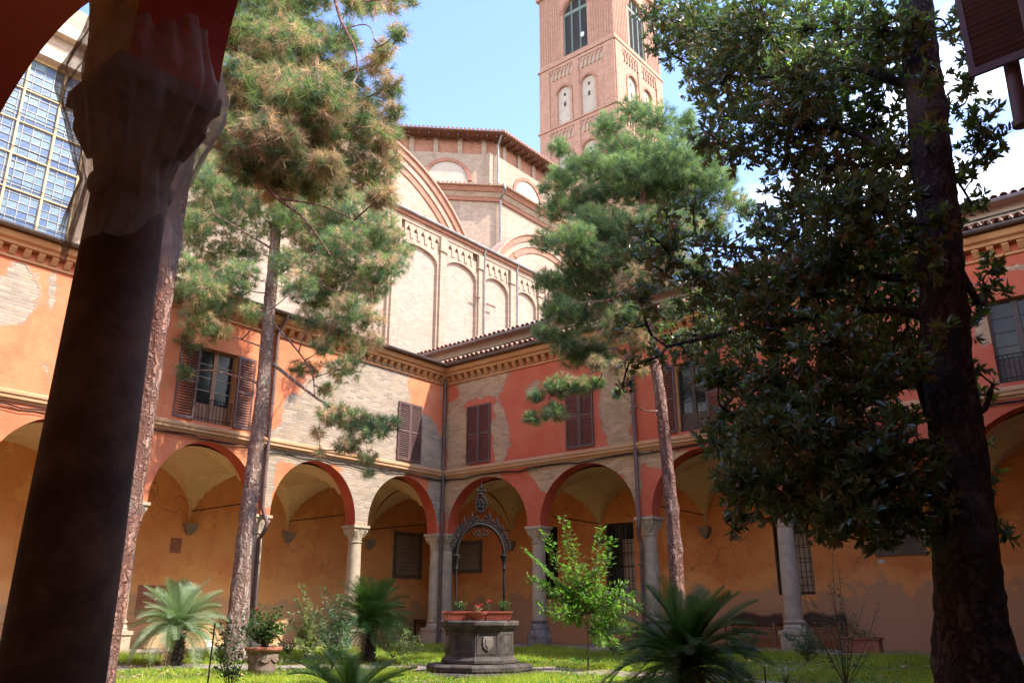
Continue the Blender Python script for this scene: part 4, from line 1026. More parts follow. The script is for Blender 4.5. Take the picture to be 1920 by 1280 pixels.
def pine(label, base, tpts, tr, clusters, dist, dspread, bark, dens, L=.15, w=.0028, nn=46, limbs=(), flare=.35, group='pines in the garden'):
    t = empty('pine_tree', label, 'pine tree', tuple(base), 0, group); B0 = np.array(base)
    rel = [tuple(np.array(p) - B0) for p in tpts]
    _, sp_, rad = trunk_obj(t, rel, tr, bark, flare=flare)
    sp_ = np.array(sp_)
    paths = []; twigs = []; TP = []; TD = []; TM = []
    for pth, r0, r1 in limbs: paths.append((smooth_path([np.array(p) - B0 for p in pth], 6), r0, r1))
    wood = [(p, 0.0) for p in sp_[3:]]
    for pth, r0, r1 in paths: wood += [(p, .0) for p in pth[6:]]
    jobs = []
    for cl in clusters:
        dd = dist + (cl[4] if len(cl) > 4 else rng.normal() * dspread); c = onD(cl[0], cl[1], dd) - B0
        jobs.append((float(np.min(np.hypot(sp_[:, 0] - c[0], sp_[:, 1] - c[1]))), dd, c, cl))
    jobs.sort(key=lambda q: q[0])
    for (_d, dd, c, (px, py, rp, dead, *rest)) in jobs:
        horiz = math.hypot(*(onD(px, py, 1.0) - CAM)[:2]); sc = dd * np.linalg.norm(ray(px, py)) / math.hypot(*ray(px, py)[:2]) / np.linalg.norm(ray(px, py))
        r = rp * sc
        # limb from the trunk a little lower or higher than the clump
        a = attach(wood, c); far = np.linalg.norm(c - a)
        mid = (a + c) / 2 + np.array([rng.normal() * .1, rng.normal() * .1, -.05 + rng.normal() * .08]) * far
        pth = smooth_path([a, mid, c], 6); paths.append((pth, min(.010 + far * .012, .035), .006)); wood += [(p, 0.) for p in pth[3:]]
        n = max(12, int(dens * rp * rp / 100 * 12))
        q = rng.normal(size=(n, 3)); q /= np.linalg.norm(q, axis=1)[:, None]; q *= (rng.random((n, 1)) ** .45); q *= np.array([1, 1, .72])
        P_ = c + q * r * 1.42
        for k in range(0, n, 5):
            s0 = c + (P_[k] - c) * .1 + np.array([0, 0, -.03]); mm = (s0 + P_[k]) / 2 + np.array([0, 0, -.04]); twigs.append(([s0, mm, P_[k]], .007, .003))
        D_ = q + np.array([0, 0, .55]) + rng.normal(size=(n, 3)) * .35
        TP.append(P_); TD.append(D_)
        rr = rng.random(n); hang = rr < dead
        D_[hang] += np.array([0, 0, -1.2])
        m_ = np.where(hang, 3, np.where(rng.random(n) < .45 + .2 * q[:, 2], 2, np.where(rng.random(n) < .45, 1, 0))); TM.append(m_)
    for p_ in paths: branches_mesh('branch', [p_], bark, t, 7)
    branches_mesh('twigs', twigs, M['twig'], t, 3, kind='stuff')
    V, F, mi = needles(np.concatenate(TP), np.concatenate(TD), nn, L, w, np.concatenate(TM))
    place('crown', np_mesh('crown', V, F, [M['needle'], M['needle_blue'], M['needle_light'], M['needle_dead']], mi), t)
    print(label, len(F)); return t

def G0(x, y): return float(gh(np.array(x), np.array(y)))
# nearest pine, half behind the near column
D1 = 12.5
p1 = [onD(178, 1235, D1), onD(226, 1000, D1), onD(266, 780, D1), onD(299, 580, D1), onD(327, 400, D1), onD(352, 250, D1), onD(368, 150, D1), onD(395, 40, D1 + .1), onD(420, -70, D1 + .3), onD(450, -220, D1 + .4)]
p1[0][2] = G0(p1[0][0], p1[0][1]) - .15
C1 = [(440, 60, 45, .2), (500, 30, 50, .2), (560, 25, 40, .3), (430, 150, 45, .35), (480, 110, 52, .4), (540, 90, 52, .3), (590, 100, 45, .3), (640, 75, 30, .2), (470, 200, 52, .55), (530, 180, 55, .5), (590, 185, 55, .4),
      (440, 255, 42, .5), (500, 265, 52, .6), (560, 270, 52, .55), (620, 240, 50, .35), (665, 195, 42, .3), (706, 120, 26, .7), (722, 95, 18, .6), (690, 235, 42, .4), (718, 262, 30, .6), (645, 305, 42, .5), (700, 325, 36, .7),
      (460, 310, 36, .3), (545, 320, 46, .4), (600, 345, 36, .4), (395, 60, 16, .3), (690, 5, 30, .3), (735, 0, 24, .5), (655, 10, 22, .3), (770, -4, 14, .3), (745, 60, 18, .2), (728, 165, 24, .5), (738, 210, 18, .4), (716, 370, 22, .7), (590, -20, 40, .3), (500, -40, 50, .2), (410, -40, 50, .2),
      (400, 190, 20, .3), (395, 120, 18, .3), (560, 215, 40, .7), (610, 310, 30, .7), (515, 345, 34, .5), (735, 305, 20, .7), (640, 150, 34, .3)]
limb = lambda pts, r0, r1: ([onD(x, y, d) for x, y, d in pts], r0, r1)
pine('tall pine with reddish trunk leaning beside the dark near column, browned needles high up', p1[0], p1, [.20, .18, .165, .155, .15, .14, .13, .12, .10, .07], C1, D1, .45, M['pine_bark'], .80, L=.20, w=.0042, nn=34,
     limbs=[limb([(372, 262, D1), (450, 300, D1 - .3), (520, 372, D1 - .4), (570, 410, D1 - .4), (620, 480, D1 - .2)], .035, .012), limb([(520, 372, D1 - .4), (600, 385, D1 - .5), (665, 412, D1 - .6)], .02, .008),
            limb([(620, -30, D1 - .5), (640, 40, D1 - .5), (665, 90, D1 - .6), (672, 150, D1 - .6)], .035, .012), limb([(640, 55, D1 - .5), (690, 48, D1 - .6), (705, 90, D1 - .7)], .014, .006), limb([(378, 130, D1), (400, 78, D1), (440, 92, D1)], .04, .02), limb([(374, 128, D1), (410, 125, D1 - .1), (460, 140, D1 - .2)], .035, .015)])
D2 = 20.5
p2 = [onD(440, 1240, D2), onD(455, 1060, D2), onD(472, 900, D2), onD(492, 740, D2), onD(502, 620, D2), onD(512, 500, D2), onD(520, 400, D2), onD(530, 300, D2), onD(538, 230, D2)]
p2[0][2] = G0(p2[0][0], p2[0][1]) - .15
C2 = [(385, 290, 30, .25), (375, 335, 32, .2), (425, 350, 36, .25), (380, 390, 34, .25), (430, 420, 38, .2), (352, 440, 26, .3), (480, 370, 36, .2), (545, 400, 32, .2), (600, 400, 36, .25), (655, 392, 40, .2), (715, 420, 28, .3), (755, 470, 20, .1), (700, 460, 34, .2),
      (640, 460, 38, .2), (585, 465, 38, .2), (460, 470, 30, .1), (400, 480, 34, .2), (352, 500, 26, .2), (378, 540, 34, .25), (430, 550, 32, .2), (470, 585, 18, .2), (560, 535, 28, .2), (615, 548, 36, .25), (675, 545, 34, .3), (715, 500, 30, .3), (742, 498, 20, .1),
      (372, 600, 30, .3), (350, 640, 26, .3), (348, 695, 16, .2), (585, 600, 26, .35), (635, 615, 32, .4), (690, 600, 26, .5), (605, 650, 20, .3), (645, 690, 28, .3), (612, 730, 16, .4), (590, 690, 14, .3),
      (625, 775, 26, .5, -.9), (660, 785, 26, .25, -.9), (700, 800, 28, .15, -.9), (733, 792, 16, .1, -.9), (650, 832, 22, .5, -.9), (688, 858, 16, .3, -.9), (597, 812, 13, .9, -.9), (600, 850, 9, .9, -.9), (690, 885, 9, .2, -.9), (405, 620, 22, .3), (560, 690, 16, .3), (450, 380, 34, .3), (510, 420, 32, .2), (565, 425, 34, .3), (620, 430, 36, .2), (680, 430, 34, .2), (735, 450, 24, .2), (330, 470, 18, .2), (345, 545, 24, .2), (400, 520, 32, .2), (450, 515, 32, .1), (540, 490, 28, .2), (600, 510, 34, .3), (655, 500, 36, .2), (700, 530, 30, .3), (590, 570, 26, .3), (650, 580, 30, .3), (700, 640, 18, .6), (670, 650, 20, .5), (400, 350, 34, .3), (470, 320, 30, .4), (420, 300, 30, .4), (580, 380, 34, .4), (640, 360, 34, .5), (400, 570, 30, .2), (365, 420, 28, .2)]
pine('slim straight pine in front of the left arches with a drooping low branch', p2[0], p2, [.215, .185, .175, .165, .15, .135, .12, .09, .05], C2, D2, .8, M['pine_bark2'], 1.05, L=.21, w=.0046, nn=30,
     limbs=[limb([(512, 682, D2), (560, 720, D2 - .4), (600, 750, D2 - .7), (640, 772, D2 - .9)], .05, .02), limb([(508, 600, D2), (560, 660, D2 - .3), (585, 700, D2 - .5), (590, 745, D2 - .6)], .03, .012), limb([(516, 470, D2), (450, 430, D2 - .5), (400, 400, D2 - .6)], .035, .012), limb([(512, 520, D2), (600, 470, D2 - .6), (700, 450, D2 - .9)], .035, .01),
            limb([(516, 470, D2), (580, 520, D2 - .4), (650, 560, D2 - .5), (690, 610, D2 - .5)], .03, .01)])
D3 = 18.8
p3 = [onD(1272, 1235, D3), onD(1268, 1080, D3), onD(1256, 920, D3), onD(1240, 760, D3), onD(1222, 640, D3), onD(1210, 540, D3), onD(1205, 430, D3), onD(1208, 320, D3), onD(1215, 230, D3)]
p3[0][2] = G0(p3[0][0], p3[0][1]) - .15
C3 = [(1050, 275, 18, 0), (1075, 300, 14, 0), (1140, 235, 26, 0), (1185, 205, 24, 0), (1230, 225, 34, 0), (1280, 255, 32, 0), (1320, 290, 30, 0), (1155, 275, 32, 0), (1105, 310, 30, 0), (1055, 330, 26, 0), (1205, 290, 42, 0), (1265, 300, 38, 0), (1330, 340, 34, 0), (1372, 372, 24, .1),
      (1040, 390, 26, .05), (1090, 375, 36, .03), (1150, 350, 42, .03), (1220, 360, 44, .03), (1285, 370, 42, .03), (1022, 450, 22, .1), (1075, 450, 36, .05), (1140, 430, 42, .05), (1200, 430, 44, .05), (1265, 430, 42, .1), (1335, 420, 32, .1), (1400, 390, 18, .1), (1450, 405, 12, .1), (1420, 430, 14, .1),
      (1028, 525, 24, .05), (1075, 520, 34, .1), (1135, 505, 32, .15), (1050, 580, 28, .1), (1095, 590, 32, .15), (1018, 620, 20, .1), (1060, 640, 28, .15), (1110, 650, 22, .3), (1150, 620, 26, .5), (1185, 560, 24, .7), (1240, 515, 30, .3), (1300, 500, 28, .3), (1185, 520, 26, .6),
      (1005, 740, 13, .1, -.9), (1050, 722, 24, .15, -.9), (1090, 722, 18, .3, -.9), (1000, 782, 14, .05, -.9), (1040, 772, 20, .1, -.9), (1120, 715, 13, .1, -.9), (1160, 690, 16, .7, -.7), (1120, 680, 14, .6), (1195, 690, 18, .8), (1205, 640, 20, .7), (1160, 735, 10, .1, -.9), (1340, 300, 20, 0), (1290, 220, 16, 0), (1360, 330, 20, 0), (1030, 580, 16, .1), (1025, 350, 14, .1),
      (1100, 480, 34, .05), (1180, 470, 40, .05), (1240, 470, 38, .1), (1060, 550, 30, .1), (1120, 550, 32, .1), (1170, 590, 28, .2), (1080, 670, 24, .2), (1130, 660, 24, .3), (1250, 330, 40, 0), (1180, 320, 36, 0), (1110, 420, 36, .05), (1300, 330, 36, 0), (1330, 620, 24, .1), (1290, 640, 22, .1), (1370, 580, 24, .1), (1400, 640, 22, .1), (1320, 560, 24, .1), (1260, 580, 22, .3)]
pine('full crowned green pine standing before the shaded right wing and the tower', p3[0], p3, [.18, .145, .135, .125, .115, .105, .09, .07, .04], C3, D3, .85, M['pine_bark'], 1.8, L=.17, w=.0044, nn=30,
     limbs=[limb([(1218, 620, D3), (1180, 670, D3 - .4), (1130, 690, D3 - .7), (1080, 712, D3 - .9), (1030, 745, D3 - 1)], .04, .012), limb([(1210, 520, D3), (1150, 560, D3 - .4), (1080, 570, D3 - .6), (1030, 600, D3 - .7)], .035, .01), limb([(1207, 450, D3), (1120, 450, D3 - .3), (1040, 460, D3 - .5)], .035, .01)])

# magnolia: leaves in rosettes, dark and glossy above, rust below
LT_V = np.array([(0, 0, 0), (-.155, .30, .03), (.155, .30, .03), (-.165, .62, .02), (.165, .62, .02), (0, 1, -.10), (0, .33, -.03), (0, .64, -.04)])
LT_F = [(0, 6, 1), (0, 2, 6), (6, 7, 3), (6, 3, 1), (6, 2, 4), (6, 4, 7), (7, 5, 3), (7, 4, 5)]
def leaf_frames(dirn, up):
    y = dirn / np.linalg.norm(dirn, axis=1)[:, None]; x = np.cross(y, up); x /= np.linalg.norm(x, axis=1)[:, None] + 1e-9; z = np.cross(x, y); return x, y, z
def leaf_cloud(P, x, y, z, size, V0=LT_V, F0=LT_F):
    n = len(P); s = size[:, None]
    V = P[:, None, :] + s[..., None] * (V0[None, :, 0:1] * x[:, None, :] + V0[None, :, 1:2] * y[:, None, :] + V0[None, :, 2:3] * z[:, None, :])
    F = (np.arange(n)[:, None, None] * len(V0) + np.array(F0)[None]).reshape(-1, 3); return V.reshape(-1, 3), F
def rosettes(P, D, per, size, tilt=1.1):
    T = len(P); D = D / np.linalg.norm(D, axis=1)[:, None]
    a = (rng.random((T, 1)) * 6.28 + np.arange(per)[None] * 2.4 + rng.normal(size=(T, per)) * .25)
    t1 = np.cross(D, np.array([.3, .2, 1.])); t1 /= np.linalg.norm(t1, axis=1)[:, None] + 1e-9; t2 = np.cross(D, t1)
    rad = t1[:, None] * np.cos(a)[..., None] + t2[:, None] * np.sin(a)[..., None]
    k = tilt * (.55 + .7 * rng.random((T, per, 1)))
    dirn = D[:, None] + rad * k + np.array([0, 0, -.25]) * rng.random((T, per, 1)); dirn = dirn.reshape(-1, 3)
    up = np.repeat(D, per, 0) + rng.normal(size=(T * per, 3)) * .25
    base = (P[:, None] + D[:, None] * (rng.random((T, per, 1)) * .08 - .04)).reshape(-1, 3)
    x, y, z = leaf_frames(dirn, up); return base, x, y, z, size * (.65 + .5 * rng.random(T * per))
DM = 9.4
pm_ = [onD(1832, 1290, DM), onD(1822, 1150, DM), onD(1806, 950, DM), onD(1790, 800, DM), onD(1775, 650, DM), onD(1765, 500, DM), onD(1752, 350, DM), onD(1735, 180, DM), onD(1718, 20, DM), onD(1705, -150, DM), onD(1700, -350, DM)]
pm_[0][2] = .1; pm_[0][0] += .02
mag = empty('magnolia_tree', 'big dark magnolia with thick black trunk and glossy rust backed leaves at the right', 'magnolia tree', tuple(pm_[0])); MB0 = pm_[0].copy()
_, msp, _r = trunk_obj(mag, [tuple(p - MB0) for p in pm_], [.36, .30, .27, .25, .235, .22, .21, .20, .185, .16, .12], M['magnolia_bark'], flare=.25, lump=.07)
msp = np.array(msp)
CM = [  # px, py, r, count weight, distance offset
 (1225, 20, 30, 1), (1260, 50, 40, 1), (1230, 85, 25, .7), (1300, 40, 50, 1), (1300, 110, 45, 1), (1350, 60, 60, 1), (1360, 140, 55, 1), (1320, 170, 30, .8), (1420, 50, 65, 1), (1430, 140, 65, 1), (1500, 60, 70, 1), (1500, 150, 65, 1), (1580, 50, 65, 1),
 (1580, 150, 60, 1), (1650, 60, 55, 1), (1650, 150, 50, .8), (1700, 60, 40, .8), (1360, 220, 45, .8), (1330, 250, 30, .6), (1430, 230, 55, .8), (1390, 290, 32, .8), (1340, 280, 26, .7), (1500, 240, 55, .7), (1570, 240, 55, .8), (1640, 230, 50, .8), (1480, 300, 45, .6),
 (1550, 320, 50, .8), (1620, 310, 55, .9), (1680, 300, 40, .9), (1500, 380, 50, .8), (1570, 390, 55, 1), (1640, 390, 55, 1), (1700, 380, 35, 1), (1440, 430, 40, .8), (1500, 460, 55, 1), (1580, 470, 60, 1), (1660, 470, 55, 1), (1710, 450, 30, 1),
 (1300, 390, 26, .5), (1250, 400, 24, .5), (1210, 430, 20, .4), (1180, 440, 16, .4), (1270, 450, 26, .45), (1330, 450, 26, .5), (1200, 490, 20, .4), (1240, 510, 20, .4), (1300, 510, 24, .4), (1370, 480, 30, .6), (1400, 530, 40, .8), (1460, 540, 50, 1), (1540, 550, 60, 1), (1620, 560, 60, 1), (1690, 550, 40, 1),
 (1170, 610, 18, .5), (1210, 590, 20, .5), (1250, 600, 20, .5), (1300, 580, 26, .5), (1350, 600, 30, .6), (1410, 620, 40, .8), (1480, 630, 50, .9), (1550, 640, 50, 1), (1620, 650, 50, .8), (1690, 640, 34, .6), (1180, 680, 18, .5), (1230, 670, 20, .5), (1280, 660, 22, .5), (1170, 735, 14, .6), (1340, 680, 28, .5), (1400, 700, 32, .7), (1460, 720, 40, .8), (1540, 730, 45, .8), (1610, 740, 40, .7), (1680, 730, 30, .4),
 (1360, 780, 26, .9), (1340, 830, 26, 1), (1390, 830, 40, 1), (1450, 810, 45, 1), (1520, 810, 50, 1), (1590, 820, 50, 1), (1660, 820, 40, .8), (1720, 790, 26, .5), (1400, 890, 40, 1), (1370, 920, 24, 1), (1470, 880, 50, 1), (1550, 890, 55, 1), (1630, 890, 50, 1), (1700, 890, 40, .9), (1390, 965, 18, .9), (1370, 985, 14, .7),
 (1530, 960, 40, 1), (1590, 960, 42, 1), (1650, 960, 40, 1), (1710, 960, 32, .8), (1640, 1010, 22, .8), (1740, 1010, 16, .8), (1560, 1000, 18, .7), (1440, 950, 24, .7),
 (1815, 30, 24, .8), (1835, 90, 26, .8), (1820, 160, 24, .7), (1840, 230, 28, .9), (1870, 262, 16, .8), (1835, 285, 28, .9), (1830, 330, 20, .9), (1812, 400, 18, .6), (1825, 380, 14, .8), (1800, 200, 20, .6), (1850, 545, 22, 1), (1862, 500, 18, .8), (1835, 580, 16, .8), (1815, 620, 14, .6), (1830, 690, 14, .4), (1850, 740, 16, .4), (1835, 830, 18, .5), (1850, 900, 18, .5), (1885, 1000, 8, .3), (1820, 950, 16, .5),
 (1725, 60, 28, 2), (1740, 150, 22, 2), (1745, 240, 20, 2), (1765, 420, 22, 2), (1730, 500, 26, 2), (1765, 620, 18, 2), (1745, 860, 24, 2), (1775, 950, 16, 2), (1200, 440, 26, 1), (1250, 470, 30, 1), (1320, 530, 34, 1), (1200, 560, 26, .8), (1260, 640, 26, .8), (1330, 640, 32, 1), (1390, 560, 38, 1), (1350, 710, 30, 1), (1420, 760, 40, 1), (1490, 760, 45, 1), (1640, 700, 45, 1), (1700, 690, 35, .9), (1480, 930, 40, 1), (1420, 930, 30, 1),
 (1780, 60, 20, .5), (1790, 330, 16, .5), (1740, 560, 24, .6), (1750, 720, 20, .4), (1770, 900, 18, .4)]
TP = []; TD = []; mp_ = []; mt_ = []
mlimbs = []
for pth in ([(1775, 850), (1735, 760), (1715, 680), (1700, 600)], [(1800, 880), (1740, 830), (1690, 850), (1650, 900)], [(1780, 760), (1840, 770), (1862, 720)], [(1762, 520), (1660, 520), (1560, 500), (1440, 470), (1330, 460)], [(1765, 600), (1650, 580), (1500, 600), (1380, 620), (1250, 650)], [(1775, 900), (1700, 960), (1660, 1000)], [(1755, 420), (1830, 560), (1850, 560)], [(1750, 330), (1600, 250), (1450, 230)], [(1735, 170), (1560, 120), (1400, 150), (1290, 130)], [(1770, 700), (1640, 740), (1500, 800), (1400, 850)]):
    mlimbs.append((smooth_path([onD(x, y, DM + i_ * .12) - MB0 for i_, (x, y) in enumerate(pth)], 6), .055, .018))
mp_ += mlimbs; wood = [(p, 0.) for p in msp[20:]]
for pth, _a, _b in mlimbs: wood += [(p, 0.) for p in pth[5:]]
CM.sort(key=lambda q: abs(q[0] - 1755))
for (px, py, rp, wt) in CM:
    off = -.55 if wt >= 2 else rng.normal() * .55 + (-.3 if py > 700 else .1) + (.5 if px < 1330 else 0)
    if px > 1730 and wt < 2 and off < .25: off = .3 + abs(rng.normal()) * .4
    dd = DM + off; c = onD(px, py, dd) - MB0; r = rp * dd / 1645
    a = attach(wood, c); far = np.linalg.norm(c - a); mid = (a + c) / 2 + rng.normal(size=3) * .1 * far
    pth = smooth_path([a, mid, c], 6); mp_.append((pth, min(.010 + far * .012, .03), .006)); wood += [(p, 0.) for p in pth[3:]]
    n = int(max(5, (.35 + .65 * min(wt, 1)) * rp * rp / 100 * 4.1)); q = rng.normal(size=(n, 3)); q /= np.linalg.norm(q, axis=1)[:, None]; q *= rng.random((n, 1)) ** .4
    P_ = c + q * r * 1.45 * np.array([1, 1, .95]); TP.append(P_); TD.append(q * .9 + np.array([0, 0, .45]) + rng.normal(size=(n, 3)) * .4)
    for k in range(0, n, 2): mt_.append(([c + (P_[k] - c) * .05, (c + P_[k]) / 2 + rng.normal(size=3) * .03, P_[k]], .007, .0035))
for p_ in mp_: branches_mesh('branch', [p_], M['magnolia_bark'], mag, 7)
branches_mesh('twigs', mt_, M['magnolia_bark'], mag, 3, kind='stuff')
P_, x_, y_, z_, s_ = rosettes(np.concatenate(TP), np.concatenate(TD), 8, .112)
# the 300 largest in view are leaves of their own, the rest one crown
dc = np.linalg.norm(P_ + MB0 - CAM, axis=1); order = np.argsort(dc / s_); near = order[:290]; rest = order[290:]
V, F = leaf_cloud(P_[rest], x_[rest], y_[rest], z_[rest], s_[rest]); 
wpos = P_[rest] + MB0; lat_ = (wpos - CAM) @ _R; sun_leaf = (rng.random(len(rest)) < np.where(lat_ > 3.9, .22, .03)) & (wpos[:, 2] > 2.6)  # upper right leaves mostly get the colour with painted sunlight
place('crown', np_mesh('crown', V, F, [M['magnolia'], M['magnolia_sunlit']], np.repeat(sun_leaf.astype(int), len(LT_F))), mag, kind='stuff')
print('magnolia leaves', len(rest))
LM = np_mesh('leaf', LT_V, LT_F, M['magnolia'])
for i in near:
    o = place('leaf', LM, mag); mt = Matrix(((x_[i][0], y_[i][0], z_[i][0], P_[i][0]), (x_[i][1], y_[i][1], z_[i][1], P_[i][1]), (x_[i][2], y_[i][2], z_[i][2], P_[i][2]), (0, 0, 0, 1)))
    o.matrix_local = mt @ Matrix.Scale(float(s_[i]), 4)

# ------------------------------------------------------------------ cycads
def frond_mesh(name, Ln, mat, droop=.5, leaflets=46, lw=.10, wd=.0055, vee=.5):
    V = []; F = []; pts = []
    for i in range(13):
        t = i / 12; pts.append(np.array([0, Ln * (t - .12 * droop * t ** 3), Ln * (.05 + .62 * t - droop * .95 * t * t)]))
    b = MB(); b.tube(pts, [.010 - .0075 * i / 12 for i in range(13)], 5); V = list(b.v); F3 = []
    for f in b.f:
        for k in range(1, len(f) - 1): F3.append((f[0], f[k], f[k + 1]))
    P = np.array(pts)
    for i in range(leaflets):
        t = .12 + .88 * i / (leaflets - 1); ft = t * 12; j = min(int(ft), 11); p = P[j] + (P[j + 1] - P[j]) * (ft - j); tg = P[j + 1] - P[j]; tg /= np.linalg.norm(tg)
        ln = lw * Ln * 1.6 * math.sin(PI * min(1, .12 + t * .86)) ** .55 + .02
        nrm = np.cross(tg, [1, 0, 0]) * -1
        for sg in (-1, 1):
            d = np.array([sg * 1., 0, 0]) + tg * .75 + nrm * vee * (-1 if nrm[2] < 0 else 1) * .8; d /= np.linalg.norm(d); i0 = len(V)
            side = tg * wd; tip = p + d * ln; m = p + d * ln * .5 + np.array([0, 0, .004])
            V += [tuple(p - side), tuple(p + side), tuple(m + side * .9), tuple(m - side * .9), tuple(tip)]
            F3 += [(i0, i0 + 1, i0 + 2), (i0, i0 + 2, i0 + 3), (i0 + 3, i0 + 2, i0 + 4)]
    return np_mesh(name, V, F3, mat)
def cycad(label, x, y, th, tr_, Ln, nfr, mats, zoff=0., dead=5, up=.2):
    z = G0(x, y) + zoff; t = empty('cycad_palm', label, 'cycad', (x, y, z), 0, 'cycads in the garden')
    b = MB(); prof = [(tr_ * 1.15, -.05)]
    for k in range(1, 12): prof.append((tr_ * (1 + .10 * (k % 2)), th * k / 12))
    prof += [(tr_ * .7, th * 1.05), (.03, th * 1.12)]; b.lathe(prof, 18, jit=.06)
    rg = random.Random(hash(label) % 1000 if False else len(label))
    for k in range(70):  # old leaf bases
        a = k * 2.4; zz = th * (k / 70); r = tr_ * 1.02; b.tube([(r * math.cos(a), r * math.sin(a), zz), ((r + .045) * math.cos(a), (r + .045) * math.sin(a), zz + .05)], [.022, .008], 4)
    obj('trunk', b, M['terracotta_old'] if False else M['magnolia_bark'], t, auto=50)
    meshes = [frond_mesh('frond', Ln, mats[0], d, 64, .125, .0036) for d in (.35, .62, .85)] + [frond_mesh('frond', Ln, mats[1], .6, 64, .12, .0036)]
    for i in range(nfr):
        f = i / nfr; a = i * 2.39996 + rg.uniform(-.1, .1); el = up + (1 - f) * -.55 + f * .75
        me = meshes[0 if f > .66 else 1 if f > .33 else 2] if rg.random() > .2 else meshes[3]
        o = place('frond', me, t, loc=(0, 0, th * (.98 + .08 * f))); s_ = rg.uniform(.82, 1.08); o.scale = (s_, s_, s_)
        o.rotation_mode = 'XYZ'; o.rotation_euler = (el + rg.uniform(-.16, .16), rg.uniform(-.3, .3), a + rg.uniform(-.15, .15))
    for i in range(dead):
        o = place('frond', frond_mesh('frond', Ln * .9, M['needle_dead'], .9, 30), t, loc=(0, 0, th * .95)); o.rotation_euler = (-.75, 0, rg.uniform(0, 6)); o['label'] = 'withered brown frond'
    return t
c = onD(325, 1240, 19.0); cycad('pale silvery sunlit cycad on a short dark trunk near the left arches', c[0], c[1], .62, .15, 1.08, 84, (M['cycad_pale'], M['cycad']), up=.05)
c = onD(690, 1220, 20.2); cycad('dense dark green cycad left of the stone well', c[0], c[1], .70, .14, 1.12, 110, (M['cycad'], M['cycad_dark']), up=.25)
c = onD(1292, 1290, 10.2); cycad('large shadowed cycad with long arching fronds between well and magnolia', c[0], c[1], .45, .14, 1.0, 90, (M['cycad'], M['cycad_dark']), zoff=-.02, up=.12)
c = onD(655, 1350, 10.2); cycad('low cycad at the bottom edge with fronds fanning upward', c[0], c[1], .08, .12, .82, 50, (M['cycad'], M['cycad_dark']), up=-.12, zoff=-.04)

# ------------------------------------------------------------------ broadleaf plants
def shrub(name, label, cat, base, stems, mat, lsize, nleaf, stem_r=.012, up=.3, group=None, flowers=(), stem_mat='green_stem', spread=.16, LV=LT_V, wide=1.25):
    """stems: lists of world points; leaves set alternately along each stem"""
    B_ = np.array(base, float); t = empty(name, label, cat, tuple(base), 0, group); b = []; P = []; D = []
    for st in stems:
        q = smooth_path([np.array(p, float) - B_ for p in st], 6); b.append((q, stem_r, .003)); q = np.array(q); m = len(q)
        for k in range(nleaf):
            f = .18 + .82 * (k + rng.random()) / nleaf; j = min(int(f * (m - 1)), m - 2); p = q[j] + (q[j + 1] - q[j]) * (f * (m - 1) - j); tg = q[j + 1] - q[j]; tg /= np.linalg.norm(tg) + 1e-9
            d = rng.normal(size=3); d -= tg * d @ tg; d /= np.linalg.norm(d); d = d + tg * .4; off = rng.random() * spread * (1.1 - .7 * f)
            P.append(p + d * off); D.append(d + np.array([0, 0, up - .2]) + rng.normal(size=3) * .25)
            if off > .06 and rng.random() < .5: b.append(([p, p + d * off], .004, .002))
    branches_mesh('stems', b, M[stem_mat], t, 5)
    P = np.array(P); D = np.array(D); x, y, z = leaf_frames(D, np.array([0, 0, 1.]) + rng.normal(size=D.shape) * .35)
    V0 = LV * np.array([wide, 1, 1]); V, F = leaf_cloud(P, x, y, z, lsize * (.55 + .75 * rng.random(len(P))), V0)
    place('foliage', np_mesh('foliage', V, F, M[mat]), t)
    for fx in flowers:
        fb = MB(); p = np.array(fx) - B_
        for k in range(9):
            a = k * 2.4; rr = .012 + .003 * k; fb.poly([(p[0], p[1], p[2]), (p[0] + rr * math.cos(a), p[1] + rr * math.sin(a), p[2] + .02), (p[0] + rr * 1.3 * math.cos(a + .5), p[1] + rr * 1.3 * math.sin(a + .5), p[2] + .008), (p[0] + rr * math.cos(a + 1), p[1] + rr * math.sin(a + 1), p[2] + .02)])
        o = place('flower', fb.mesh('flower', M['red_flower']), t)
    return t
def at(x, y, d): return onD(x, y, d)
def fan(px, py, d, tips, dj=.3, mid=.5, bow=.06):
    b_ = at(px, py, d); out = []
    for (tx, ty, *m) in tips:
        tp = at(tx, ty, d + rng.normal() * dj); mm = (b_ + tp) / 2 + np.array([rng.normal() * bow, rng.normal() * bow, bow]); out.append([b_, mm, tp])
    return b_, out
# young bright tree right of the well
DS = 17.6; bx = at(1103, 1243, DS); bx[2] = G0(bx[0], bx[1]) - .03
crown0 = at(1100, 1150, DS); tips = [(1052, 968), (1062, 1010), (1128, 988), (1150, 1010), (1135, 1040), (982, 1030), (1005, 1050), (988, 1082), (1030, 1075), (1060, 1060), (1200, 1140), (1190, 1120), (1170, 1100), (1205, 1180), (1180, 1185), (1160, 1170), (1030, 1110), (1010, 1140), (1040, 1150), (1060, 1100), (1090, 1060), (1100, 1090), (1130, 1100), (1150, 1130), (1080, 1130), (1120, 1140), (1060, 1160), (1140, 1165), (1100, 1120), (1165, 1215), (1130, 1200), (1075, 1080), (1025, 1000), (1012, 1095), (1110, 1070), (1170, 1150), (1085, 1165), (1060, 1135), (1125, 1170)]
stems = [[bx, at(1102, 1200, DS), crown0]]
for (tx, ty) in tips:
    dj = DS + rng.normal() * .35; a_ = crown0 if ty < 1170 else at(1102, 1185, DS); tp = at(tx, ty, dj); mm = a_ * .45 + tp * .55 + np.array([rng.normal() * .05, rng.normal() * .05, .10 if tx > 1150 else .02]); stems.append([a_, mm, tp])
shrub('young_tree', 'bright green young tree with long leafy shoots right of the well', 'tree', bx, stems[:1], 'leaf_fresh', .05, 2, .022)
